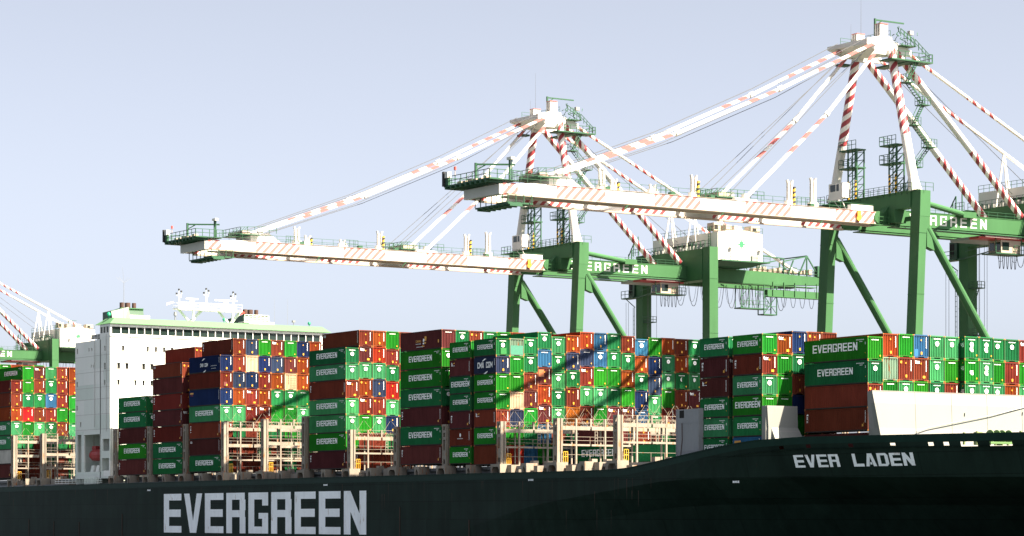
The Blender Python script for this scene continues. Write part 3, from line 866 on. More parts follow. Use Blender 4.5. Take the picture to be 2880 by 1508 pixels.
# lashing bridges (transverse frames between the blocks)
def lashing_bridge(xc, levels, ytop, y1=43.2, detail=True):
    o = MB(); w = .55
    ys = [0.35 + 2.52 * i for i in range(17)]
    zt = ytop
    for i, y in enumerate(ys):
        full = i % 2 == 1 or i in (0, 16)
        zb = -2.0 if full else levels[-1] - .1
        o.box(xc + w - .14, xc + w + .14, y - .12, y + .12, zb, zt)
        if full: o.box(xc - w - .10, xc - w + .10, y - .1, y + .1, -2.0, zt - .9)
        if not full: o.box(xc + w - .10, xc + w + .10, y - .1, y + .1, levels[0], levels[-1] - .1 - .6) if False else None
    fr = sp(o, "lashing_bridge", M_SHIPGREY)
    wk = MB()
    for k, z in enumerate(levels):
        th = .55 if k == len(levels) - 1 else (.55 if (len(levels) == 3 and k == 1) else .26)
        for a, b in zip(ys, ys[1:]):
            wk.box(xc + w - .10, xc + w + .13, a + .151, b - .151, z - th, z + .0)
            wk.box(xc - w + .0, xc + w - .101, a, b, z - .10, z - .04, 1)
    sp(wk, "walkway", [M_SHIPGREY, M_DECK], fr)
    rl = MB()
    for z in levels: railing(rl, (xc + w + .05, ys[0] + .2, z), (xc + w + .05, ys[-1], z), 1.05, 17, 2, .045)
    railing(rl, (xc + w + .05, ys[0] + .2, -.1), (xc + w + .05, ys[-1], -.1), 1.2, 17, 1, .045)
    # ladder
    for yl in (ys[2] + 1.0, ys[8] + 1.1):
        for s in (-.22, .22): rl.bar((xc + w, yl + s, levels[0]), (xc + w, yl + s, zt - .8), .07)
        zz = levels[0]
        while zz < zt - .9: rl.bar((xc + w, yl - .22, zz), (xc + w, yl + .22, zz), .06); zz += .45
    sp(rl, "railing", M_SHIPGREY, fr)
    # end tower plate with slots
    ep = MB(); ye = -.35
    segs = [(-.1, .5), (.9, 2.2), (2.5, 4.4), (4.7, zt - .2)]
    xa, xb = xc - .55, xc + .55
    ep.box(xa, xa + .26, ye, ye + .5, -.15, zt); ep.box(xb - .26, xb, ye, ye + .5, -.15, zt)
    zc = [-.15, .35, 1.0, 1.9] + ([2.5, 4.1, 4.6, zt - .9, zt - .55, zt] if zt > 7 else [2.4, 4.6, 5.0, zt - .35])
    full = [(-.15, .25), (.95, 2.3), (3.9, 4.35), (zt - 1.3, zt - .9), (zt - .3, zt)]
    for a, b in full: ep.box(xa + .26, xb - .26, ye + .02, ye + .42, a, b)
    ep.box(xa + .2, xb - .2, ye + .30, ye + .34, .25, .95, 1)
    sp(ep, "end_plate", [M_SHIPGREY, M_DARK], fr)
    # lashing rods and turnbuckles stowed on the top walkway, and the crossed rods up to the stack
    if detail:
        rd = MB(); rnd = random.Random(int(xc * 10))
        for a, b in zip(ys, ys[1:]):
            for j in range(5):
                y = rnd.uniform(a + .3, b - .3); z = levels[-1]
                rd.tube((xc + w - .2, y, z + .05), (xc + w - .1, y + rnd.uniform(-.9, .9), z + rnd.uniform(.35, 1.1)), .035, None, 4)
            for sgn in (0, 1):
                yb_ = a + .35 if sgn else b - .35
                yt_ = b - .15 if sgn else a + .15
                rd.tube((xc - .30, yb_, levels[-1] + .1), (xc - .75, yt_, levels[-1] + 2.6), .02, None, 4)
        sp(rd, "lashing_rods", M_SHIPGREY, fr)
    return fr
T3 = [2.35, 5.0, 7.85]; T2 = [2.6, 5.15]
for xc in (-507.2, -492.4): lashing_bridge(xc, T3, 8.9)
for xc in (-457.9,): lashing_bridge(xc, T3, 8.9, detail=False)
for xc in (-443.1, -428.2): lashing_bridge(xc, T3, 8.9, detail=False)
for xc in (-413.2, -398.4): lashing_bridge(xc, T3, 8.9)
lashing_bridge(-384.0, T3, 8.9, detail=False)
for xc in (-368.8,): lashing_bridge(xc, T2, 6.25)
for xc in (-354.3, -339.8): lashing_bridge(xc, T2, 6.25, detail=False)
for xc in (-324.6, -309.9, -295.2): lashing_bridge(xc, T2, 6.25)

# side pedestals that carry the outboard stacks
def pedestal(xc, wd, parent=None):
    m = MB(); y0, y1 = -.95, 1.0; h = wd / 2
    m.box(xc - h, xc + h, y0, y1, -.42, -.02)
    for s in (-1, 1):
        xa = xc + s * h; xb = xc + s * (h - .32)
        m.box(min(xa, xb), max(xa, xb), y0 + .02, y1, -2.1, -.42)
        m.face([(xb, y0 + .02, -.42), (xb - s * .35, y0 + .02, -.42), (xb, y0 + .02, -.85)] if s > 0 else [(xb, y0 + .02, -.42), (xb, y0 + .02, -.85), (xb + .35, y0 + .02, -.42)])
    return sp(m, "pedestal", M_SHIPGREY)
xs_gap = [-513, -507.2, -492.4, -457.9, -443.1, -428.2, -413.2, -398.4, -384.0, -368.8, -354.3, -339.8, -324.6, -309.9, -295.2]
for x in xs_gap:
    if x > -512: pedestal(x, 2.6)
for a, b in zip(xs_gap[1:], xs_gap[2:]):
    if b - a < 16 : pedestal((a + b) / 2 + .2, 1.35)
pedestal(-499.8, 1.35)

# grey end tower of the foremost bridge
tw = MB()
tw.box(-280.8, -276.0, -.62, -.30, -1.0, 6.45)
tw.box(-280.9, -280.8, -.70, .6, -1.0, 6.5); tw.box(-276.0, -275.9, -.70, .6, -1.0, 6.5)
tw.box(-280.2, -279.2, -.63, -.60, 5.3, 6.3, 1)
for z in (.9, 4.6): tw.box(-280.8, -276.0, -.66, -.62, z, z + .07)
tw.path([(-279.6, -.68, 4.6), (-279.55, -.68, 2.4), (-279.8, -.68, .9), (-280.0, -.68, -.6)], .05, 5, 2)
M_TOWER = weathered("tower_grey", (0.22, 0.23, 0.25), 0.55, 0.16, 0.44, scale=0.7, rustcol=(0.16, 0.09, 0.055))
tobj = sp(tw, "lashing_tower", [M_TOWER, M_DARK, M_EXH])
lbx = MB()
for y in [0.35 + 2.52 * i for i in range(17)]: lbx.box(-280.6, -280.3, y - .15, y + .15, -2, 6.2)
lbx.box(-280.7, -280.2, .5, 41, 4.6, 5.15); lbx.box(-280.7, -280.2, .5, 41, 2.3, 2.6)
sp(lbx, "lashing_bridge", M_SHIPGREY)

# breakwaters
bw = MB()
XB = -245.4
bw.hexa([(XB, 4.0, 1.0), (XB + .3, 4.0, 1.0), (XB + .3, 40, 1.0), (XB, 40, 1.0)],
        [(XB - .3, 2.6, 7.62), (XB, 2.6, 7.62), (XB, 40, 7.62), (XB - .3, 40, 7.62)])
bw.hexa([(XB - 2.1, 3.95, 1.0), (XB - .001, 3.95, 1.0), (XB - .001, 4.2, 1.0), (XB - 2.1, 4.2, 1.0)],
        [(XB - .9, 2.58, 7.6), (XB - .301, 2.58, 7.6), (XB - .301, 2.83, 7.6), (XB - .9, 2.83, 7.6)])
bwo = sp(bw, "breakwater", M_BREAK)
cbk = MB()
for y in (9.5, 15.5, 21.5, 27.5, 33.5): cbk.hexa([(XB + .301, y, 1.0), (XB + .34, y, 1.0), (XB + .34, y + .05, 1.0), (XB + .301, y + .05, 1.0)], [(XB + .001, y, 7.6), (XB + .04, y, 7.6), (XB + .04, y + .05, 7.6), (XB + .001, y + .05, 7.6)])
cbk.box(XB - .32, XB + .03, 2.6, 40, 7.62, 7.70)
sp(cbk, "stiffener", M_BREAK, bwo)
cb = MB()
cb.path([(XB + .55, 9.6, 1.3), (XB + .50, 9.4, 2.8), (XB + .45, 11.4, 3.3), (XB + .30, 22, 5.0), (XB + .10, 30.5, 6.7), (XB + .05, 33, 7.1)], .055, 5)
for y, z in ((17.6, 5.0), (27.5, 5.3)): cb.box(XB, XB + .3, y, y + .15, z, z + .25)
cb.box(XB + .4, XB + .5, 10.4, 10.5, 1.3, 2.0)
sp(cb, "cable", M_CGREY)
sw = MB()
XS = -262.2
sw.hexa([(XS, -.25, 3.6), (XS + .25, -.25, 3.6), (XS + .25, 4.55, 3.6), (XS, 4.55, 3.6)], [(XS, -.45, 6.35), (XS + .25, -.45, 6.35), (XS + .25, 4.45, 6.35), (XS, 4.45, 6.35)])
sw.hexa([(XS + .5, .35, 1.4), (XS + 1.25, .35, 1.4), (XS + 1.25, 5.1, 1.4), (XS + .5, 5.1, 1.4)], [(XS, .2, 3.6), (XS + .25, .2, 3.6), (XS + .25, 4.55, 3.6), (XS, 4.55, 3.6)])
sw.box(XS - .8, XS - .001, -.5, -.3, 1.2, 6.35)
sw.box(XS - .8, XS + .3, -.30, .3, 1.2, 3.59)
sp(sw, "breakwater", M_BREAK)

# forecastle gear
def winch(x, y, z, s=1.0):
    m = MB()
    m.box(x - .9 * s, x + .9 * s, y - 2.6 * s, y + 2.6 * s, z, z + .35 * s)
    for yy in (-2.0, -.5, .7, 2.2): 
        m.tube((x, y + yy * s, z + 1.25 * s), (x, y + (yy + .12) * s, z + 1.25 * s), 1.1 * s, None, 18)
    m.tube((x, y - 2.0 * s, z + 1.25 * s), (x, y + 2.2 * s, z + 1.25 * s), .45 * s, None, 14)
    m.box(x - .6 * s, x + .6 * s, y + 2.3 * s, y + 3.2 * s, z + .35 * s, z + 1.9 * s)
    return sp(m, "mooring_winch", weathered("winch_green", (0.09, 0.17, 0.06), .5, .2, .3))
winch(-233.5, 12.2, 1.0, .72); winch(-231.5, 18.6, 1.0, .8)
rr = MB()
for y0 in (16.4, 20.6):
    for yy in (0, .6, 1.2):
        rr.bar((-230.8, y0 + yy, 1.0), (-230.8, y0 + yy, 3.5), .10)
    rr.bar((-230.8, y0, 3.5), (-230.8, y0 + 1.2, 3.5), .10); rr.bar((-230.8, y0, 2.6), (-230.8, y0 + 1.2, 2.6), .10)
sp(rr, "deck_ladder", M_RAILY)
pp = MB()
rnd = random.Random(3)
for i in range(9):
    y = 8.0 + i * 1.7; pp.tube((-235 + .4 * (i % 3), y, .9), (-235 + .4 * (i % 3), y, 2.25 + rnd.random() * .5), .16, None, 8)
    if i % 2: pp.box(-235.5, -234.8, y + .3, y + 1.1, .9, 2.3 + rnd.random() * .4)
sp(pp, "deck_vent", weathered("vent_green", (0.13, 0.17, 0.07), .5, .2, .3))

# deck clutter between hull edge and stacks (boxes, hatch gear), behind the rails
dc = MB(); rnd = random.Random(5)
for X0, X1 in ((-506, -478), (-412, -385), (-367, -355), (-324, -284)):
    X = X0
    while X < X1:
        w_ = rnd.uniform(.5, 1.8); h_ = rnd.uniform(.5, 1.5)
        dc = MB(); dc.box(X, X + w_, rnd.uniform(-.2, .6), 1.2 + rnd.random(), -2.1, -2.1 + h_ + .5); sp(dc, "deck_locker", M_SHIPGREY)
        X += w_ + rnd.uniform(.6, 2.2)
    for yl in range(0, 40, 3):
        pass
yr = MB()
for xc in (-507.2, -492.4, -413.2, -398.4, -368.8, -324.6, -309.9, -295.2):
    for k in range(3): yr.bar((xc + .9, .5 + .35 * k, -.1), (xc + .9, .5 + .35 * k, 1.5), .07)
    yr.bar((xc + .9, .5, 1.5), (xc + .9, 1.2, 1.5), .07); yr.bar((xc + .9, .5, .8), (xc + .9, 1.2, .8), .07)
sp(yr, "safety_gate", M_RAILY)

# deck floor between lashing bridges where the stacks are missing: white pads
pd = MB()
for X0, X1 in ((-505.5, -494), (-490.5, -479), (-411.8, -400), (-396.8, -385.6), (-367.2, -356), (-323.2, -311.4), (-308.4, -296.8), (-293.6, -284)):
    for j in range(4):
        y = .9 + j * 2.5
        if j < 3: pd = MB(); pd.box(X0 + 5, X0 + 5.9, y, y + .9, -.3, .35); sp(pd, "container_pad", M_SHIPGREY)

# ------------------------------------------------------------------ bridge house
sst = MB()
def wall_x(mb, x, y0, y1, z0, z1, holes, mi=0, back=.25, flip=False):
    """wall in the plane X = x with rectangular openings (ya, yb, za, zb)"""
    ys = sorted(set([y0, y1] + [h[0] for h in holes] + [h[1] for h in holes]))
    zs = sorted(set([z0, z1] + [h[2] for h in holes] + [h[3] for h in holes]))
    for a, b in zip(ys, ys[1:]):
        for c, d in zip(zs, zs[1:]):
            my, mz = (a + b) / 2, (c + d) / 2
            if any(h[0] < my < h[1] and h[2] < mz < h[3] for h in holes): continue
            mb.face([(x, a, c), (x, b, c), (x, b, d), (x, a, d)], mi)
    for (a, b, c, d) in holes:
        mb.face([(x, a, c), (x, a, d), (x - back, a, d), (x - back, a, c)], mi); mb.face([(x, b, c), (x - back, b, c), (x - back, b, d), (x, b, d)], mi)
        mb.face([(x, a, d), (x, b, d), (x - back, b, d), (x - back, a, d)], mi); mb.face([(x, a, c), (x - back, a, c), (x - back, b, c), (x, b, c)], mi)
def wall_y(mb, y, x0, x1, z0, z1, holes, mi=0, back=.25):
    xs = sorted(set([x0, x1] + [h[0] for h in holes] + [h[1] for h in holes]))
    zs = sorted(set([z0, z1] + [h[2] for h in holes] + [h[3] for h in holes]))
    for a, b in zip(xs, xs[1:]):
        for c, d in zip(zs, zs[1:]):
            mx_, mz = (a + b) / 2, (c + d) / 2
            if any(h[0] < mx_ < h[1] and h[2] < mz < h[3] for h in holes): continue
            mb.face([(a, y, c), (b, y, c), (b, y, d), (a, y, d)], mi)
    for (a, b, c, d) in holes:
        mb.face([(a, y, c), (a, y + back, c), (a, y + back, d), (a, y, d)], mi); mb.face([(b, y, c), (b, y, d), (b, y + back, d), (b, y + back, c)], mi)
        mb.face([(a, y, d), (a, y + back, d), (b, y + back, d), (b, y, d)], mi); mb.face([(a, y, c), (b, y, c), (b, y + back, c), (a, y + back, c)], mi)

XF, XR, XW = -460.5, -476.6, -465.1
fwin = []
for (ya, yb, za, zb) in [(2.43,2.93,23.89,24.78),(7.61,8.07,23.89,24.76),(9.3,9.79,23.88,24.77),(11.02,11.51,23.87,24.77),(12.7,13.2,23.87,24.77),(17.7,18.2,23.87,24.77),(21,21.5,23.87,24.77),
    (1.45,2.09,20.43,21.52),(3.16,3.83,20.43,21.52),(6.64,7.29,20.44,21.52),(8.34,9.0,20.45,21.52),(11.7,12.35,20.45,21.52),(13.4,14.0,20.45,21.52),
    (1.47,1.99,17.38,18.3),(5.01,5.46,17.36,18.3),(6.71,7.19,17.4,18.3),(8.4,8.9,17.4,18.3),(12,12.5,17.4,18.3)]:
    fwin.append((ya, yb, za, zb))
bridge = []
y = .35
for i in range(27):
    wd = 1.51 if i not in (0, 9, 18) else 1.85
    bridge.append((y, y + wd, 27.05, 28.40)); y += wd + .125
hy1 = 46.0
wall_x(sst, XF, 0, hy1, -2.0, 28.95, fwin + bridge)
bays_ = [(-472.43,-464.77,.93,8.08), (-475.71,-473.74,.93,8.17), (-463.93,-460.93,4.83,7.11), (-464.32,-461.0,1.07,3.45)]
swin = [(-463.2,-462.66,23.82,24.82),(-463.36,-462.6,20.36,21.57),(-463.36,-462.75,17.32,18.33),(-470.48,-469.96,24.1,24.76),(-469.16,-468.67,24.09,24.72),(-469.25,-468.85,20.92,21.51),(-468.27,-467.88,20.91,21.5),(-476.02,-475.39,23.89,24.93),(-476.12,-475.49,17.5,18.5),(-476.18,-475.55,12.91,13.86),(-474.46,-473.83,9.67,10.65)]
wbw = [(-465.0,-463.9,27.3,28.45),(-463.7,-462.6,27.3,28.45),(-462.4,-461.2,27.3,28.45)]
wall_y(sst, 0, XR, XW, -.4, 26.1, [h for h in bays_[:2]] + [h for h in swin if h[1] < XW], back=.25)
wall_y(sst, 0, XW, XF, -.4, 28.95, [(-464.77 - .0, -464.77, 0, 0)][:0] + bays_[2:] + [h for h in swin if h[0] > XW] + [(XW, -464.77, .93, 8.08)] + wbw, back=.25)
# back, far side, roofs, inner core
sst.box(XR, XF - .5, 5.0, hy1, -2, 26.1)
sst.box(XR, XF - .5, .3, 5.0, 8.4, 26.1)
sst.box(XW, XF - .5, .3, hy1, 26.1, 26.9)
sst.box(XW, XF - .5, .3, hy1, 28.5, 28.95)
sst.box(XR, XF - .5, .3, 5.0, .3, .9); sst.box(XR, XR + .2, .25, 5, -2, 8.4); sst.box(XF - .45, XF - .3, .3, 5, -2, 8.4)
sst.box(-464.7, -464.4, .25, 5, .9, 8.4); sst.box(-464.4, -461, .3, 5, 3.6, 4.7)
for i in range(6): sst.box(-472.3 + i * 1.3, -472.2 + i * 1.3, 4.8, 5.0, .9, 8.3)
sst.box(-460.5, -460.35, 0, hy1, 26.55, 26.75)
hs = sp(sst, "superstructure", M_SHIPWHITE)
hp = MB()
for z in (9.0, 11.9, 14.8, 17.0, 20.0, 23.1): hp.box(XR + .05, XF - .05, -.03, -.002, z, z + .07)
hp.tube((-467.4, -.08, 9.5), (-467.4, -.08, 26.0), .05, None, 5); hp.tube((-462.1, -.08, 8.5), (-462.1, -.08, 27.0), .05, None, 5)
for z in (9.0, 11.9, 14.8, 22.6): hp.box(XF + .002, XF + .03, .1, 45.9, z, z + .07)
hp.tube((XF + .1, .35, 2), (XF + .1, .35, 26.5), .06, None, 5); hp.tube((XF + .1, 4.3, 16), (XF + .1, 4.3, 26.5), .05, None, 5)
sp(hp, "wall_piping", flat("pipe_grey", (.45, .44, .42), .6), hs)
fr_ = MB()
for (a, b, c, d) in fwin: fr_.box(XF + .002, XF + .05, a - .08, b + .08, c - .08, c - .01); fr_.box(XF + .002, XF + .09, a - .08, b + .08, d + .01, d + .07)
sp(fr_, "window_frame", flat("frame_grey", (.30, .29, .27), .6), hs)
for (a, b, c, d) in fwin:
    m = MB(); m.box(XF - .25, XF - .2, a, b, c, d); sp(m, "window", M_WINDARK, hs)
for (a, b, c, d) in bridge:
    m = MB(); m.box(XF - .22, XF - .17, a, b, c, d); sp(m, "bridge_window", M_GLASS, hs)
for (a, b, c, d) in swin + wbw:
    m = MB(); m.box(a, b, .19, .24, c, d); sp(m, "window", M_WINDARK if d < 27 else M_GLASS, hs)
ro = MB()
r0 = [(XW - 1.9, -.25, 28.95), (XF + .55, -.25, 28.95), (XF + .55, 47.7, 28.95), (XW - 1.9, 47.7, 28.95)]
r1 = [(XW - .2, 1.3, 30.16), (XF - .9, 1.3, 30.16), (XF - .9, 46.4, 30.16), (XW - .2, 46.4, 30.16)]
ro.hexa(r0, r1)
sp(ro, "bridge_roof", M_ROOFGREEN)
wb = MB()
wb.box(XW - 1.8, XW - .002, .2, 2.2, 26.1, 26.3)
railing(wb, (XR, .1, 26.1), (XW, .1, 26.1), 1.1, 8, 2, .05)
for i in range(3): wb.box(-467.6 + i * .8, -467.0 + i * .8, .5, .8, 26.3, 27.3)
wb.box(-469.6, -465.6, .25, .40, 26.4, 27.25, 1)
sp(wb, "bridge_wing", [M_SHIPWHITE, M_CGREY])
# ladder platform under the house side and accommodation ladder
al = MB()
al.box(-470.5, -464.8, -.9, -.3, -1.9, -.2)
for i in range(2): al.box(-470.3 + i * 2.1, -468.3 + i * 2.1, -.95, -.9, -1.5, .0)
for z in (-1.2, -.8, -.4): al.bar((-484, -1.0, z), (-462, -1.0, z), .10)
for i in range(14): al.bar((-484 + i * 1.65, -1.0, -1.2), (-484 + i * 1.65, -1.0, -.4), .07)
sp(al, "gangway", M_SHIPWHITE)
# radar mast
mast = MB()
zp = 32.8
mast.box(-467.2, -464.8, 16.4, 30.3, zp - .15, zp + .15)
for y0 in (19.6, 28.2):
    for y1 in (y0 - 2.6, y0 + 2.2): mast.tube((-466, y0, 30.1), (-466, y1, zp - .1), .26, None, 8)
    mast.tube((-465.2, y0, 30.1), (-465.0, y0 + .2, zp - .1), .24, None, 8); mast.tube((-467, y0, 30.1), (-467, y0 + 2.9, zp - .1), .24, None, 8)
railing(mast, (-464.8, 16.4, zp + .15), (-464.8, 30.3, zp + .15), 1.1, 9, 2, .035)
railing(mast, (-467.2, 16.4, zp + .15), (-467.2, 30.3, zp + .15), 1.1, 9, 2, .03)
for y, zt in ((17.1, 36.4), (23.0, 36.8), (28.9, 36.4)):
    mast.tube((-466, y, zp + .3), (-466, y, zt), .17, .09, 8)
    mast.bar((-466, y - .6, zt - 1.0), (-466, y + .5, zt - 1.0), .10); mast.bar((-466, y + .4, zt - 1.4), (-466, y + .6, zt - .3), .08)
    for dy, dz in ((0, 0), (-.5, -.8), (.5, -.35)): mast.box(-466.14, -465.86, y + dy - .13, y + dy + .13, zt + dz, zt + dz + .32, 1)
mo = sp(mast, "radar_mast", [M_SHIPWHITE, M_BLACK])
for y, w_ in ((19.6, 2.6), (27.0, 4.9)):
    m = MB(); m.tube((-465.4, y, zp + .3), (-465.4, y, zp + 1.8), .22, .16, 8); m.box(-465.7, -465.1, y - .4, y + .4, zp + 1.5, zp + 1.85)
    m.box(-465.5, -465.3, y - w_ / 2, y + w_ / 2, zp + 1.9, zp + 2.12); sp(m, "radar_scanner", M_SHIPWHITE, mo)
# green domes, small mast things on roof
for (y, r) in ((1.1, .42), (44.6, .33), (25.6, .3)):
    m = MB()
    n = 10
    m.tube((-463.5, y, 30.1), (-463.5, y, 30.7), .09, None, 6)
    for j in range(5):
        a0, a1 = -1.2 + j * .55, -1.2 + (j + 1) * .55
        m.tube((-463.5, y, 30.9 + r * math.sin(a0)), (-463.5, y, 30.9 + r * math.sin(a1)), r * math.cos(a0), max(.02, r * math.cos(a1)), n)
    sp(m, "compass_cover", flat("cover_green", (0.0, .22, .12), .4), smooth=True)
an = MB()
an.tube((-463, 4.0, 30.1), (-463, 4.0, 37.0), .06, .04, 6)
for dx in (-1.6, -1.0, .9, 1.6): an.tube((-463, 4.0, 37.0), (-463, 4.0 + dx, 38.3 - abs(dx) * .2), .018, None, 3)
an.tube((-463, 4.0, 37.2), (-463, 3.7, 40.0), .02, None, 3)
for y in (36.5, 39.4, 15.2): an.tube((-463, y, 30.1), (-463, y, 35.5 if y != 15.2 else 34.5), .03, .015, 4)
an.tube((-463, 14.8, 30.1), (-463, 14.8, 31.2), .12, None, 6); an.tube((-463, 14.8, 31.2), (-463, 14.8, 31.9), .30, .22, 10)
an.tube((-463, 40.8, 30.1), (-463, 40.8, 30.9), .08, None, 6); an.box(-463.2, -462.8, 40.5, 41.1, 30.9, 31.3)
sp(an, "antenna", flat("antenna_grey", (0.16, 0.17, 0.18), .5))
# funnels behind the bridge
def funnel(y0, y1, zt, x=-485.0):
    m = MB(); yo = 4.5
    m.hexa([(x - 7, y0 - yo * .0, 26.1), (x + 2, y0, 26.1), (x + 2, y1, 26.1), (x - 7, y1, 26.1)], [(x - 7, y0, zt - .5), (x, y0, zt), (x, y1, zt), (x - 7, y1, zt - .5)], 0)
    fo = sp(m, "funnel", M_DKGREEN)
    wv = MB(); wv.box(x + .01, x + 2.5, y0 + .1, y1 + .3, 26.1, zt - 1.55)
    sp(wv, "funnel_casing", M_SHIPWHITE, fo)
    gr = MB()
    n = 13
    for i in range(n): yy = y0 + .25 + (y1 - y0) * i / n; gr.box(x + .02, x + .14, yy, yy + .14, zt - 1.4, zt - .15)
    gr.box(x + .02, x + .3, y0, y1, zt - .12, zt + .04); gr.box(x + .02, x + .3, y0, y1, zt - 1.5, zt - 1.38)
    sp(gr, "louvre", M_CGREEN, fo)
    for i, (dy, rr_) in enumerate(((.7, .50), (1.9, .55), (3.3, .42))):
        e = MB(); e.tube((x - .6, y0 + dy, zt - .4), (x - .6, y0 + dy, zt + 1.1), rr_, None, 14); e.tube((x - .6, y0 + dy, zt + 1.08), (x - .6, y0 + dy, zt + 1.12), rr_ * .8, None, 14, 1)
        sp(e, "exhaust_pipe", [M_EXH, M_DARK], fo)
    return fo
funnel(13.4, 18.4, 34.1); funnel(41.0, 46.6, 33.9)
frw = MB(); railing(frw, (-482.4, 40.0, 32.3), (-482.4, 45.5, 32.3), 1.4, 6, 4, .07); frw.box(-484.9, -482.4, 39.8, 46, 32.15, 32.3)
sp(frw, "funnel_platform", M_SHIPWHITE)
wing = MB()
wing.hexa([(-485, 9.6, 26.1), (-478, 9.6, 26.1), (-478, 13.38, 26.1), (-485, 13.38, 26.1)], [(-485, 9.6, 33.0), (-481, 9.6, 33.0), (-481, 13.38, 34.0), (-485, 13.38, 34.0)])
sp(wing, "funnel_fin", M_DKGREEN)
# flag
fl = MB()
P = [(-466, 30.5, 33.0), (-466, 30.6, 31.9), (-466, 31.1, 32.3), (-466, 31.6, 32.6), (-466.1, 31.0, 32.9)]
fl.hexa([(-466, 30.4, 32.1), (-465.95, 30.4, 32.1), (-465.95, 30.4, 33.2), (-466, 30.4, 33.2)], [(-466, 31.5, 32.62), (-465.95, 31.5, 32.62), (-465.95, 31.5, 32.7), (-466, 31.5, 32.7)])
fo = fl.build("flag", M_FLAG); tag(fo, "small red pennant flying beside the white radar mast", "flag")
fl = MB(); fl.hexa([(-466, 14.4, 33.4), (-465.95, 14.4, 33.4), (-465.95, 14.4, 33.8), (-466, 14.4, 33.8)], [(-466, 15.8, 33.9), (-465.95, 15.8, 33.9), (-465.95, 15.8, 34.15), (-466, 15.8, 34.15)])
fo = fl.build("flag", flat("pale_flag", (.75, .5, .5), .7)); tag(fo, "small pale pink flag left of the white radar mast", "flag")
# lifeboat
lb = empty("lifeboat", (-470.9, 1.9, 4.2)); tag(lb, "dark red enclosed lifeboat hanging in the recess of the white bridge house", "lifeboat")
m = MB(); n = 12; prev = None
secs = [(-2.4, .12, .3), (-1.9, .75, .75), (-.8, 1.1, 1.15), (1.0, 1.15, 1.2), (2.6, 1.1, 1.15), (3.6, .8, .9), (4.1, .2, .4)]
for (dx, ry, rz) in secs:
    cur = [(dx, ry * math.cos(2*math.pi*i/n), rz * math.sin(2*math.pi*i/n)) for i in range(n)]
    if prev:
        for i in range(n): m.face([prev[i], cur[i], cur[(i+1) % n], prev[(i+1) % n]])
    prev = cur
m.face([( -2.4, .12 * math.cos(2*math.pi*i/n), .3 * math.sin(2*math.pi*i/n)) for i in range(n)])
m.build("body", M_LIFE, lb, smooth=True)
m = MB(); m.box(-.9, .9, -.55, .55, 1.05, 1.75); m.build("canopy", M_LIFE, lb)
m = MB(); m.tube((-1.2, 0, 1.1), (-1.2, 0, 4.3), .05, None, 5); m.tube((2.2, 0, 1.1), (2.2, 0, 4.3), .05, None, 5); m.box(-1.6, 3.0, -.1, .1, 4.2, 4.4)
m.build("fall_cable", M_SHIPGREY, lb)
m = MB()
for i, dx in enumerate((-1.5, .9)):
    m.hexa([(dx, -1.9, -2.95), (dx + 1.4, -1.9, -2.95), (dx + 1.4, -1.5, -2.95), (dx, -1.5, -2.95)], [(dx + .7, -1.9, -1.75), (dx + 1.9, -1.9, -1.75), (dx + 1.9, -1.5, -1.75), (dx + .7, -1.5, -1.75)])
m2 = m.build("bench_locker", M_SHIPWHITE); tag(m2, "two white slanted lockers standing under the dark red lifeboat", "locker"); m2.location = (-469.0, 2.3, 3.9)

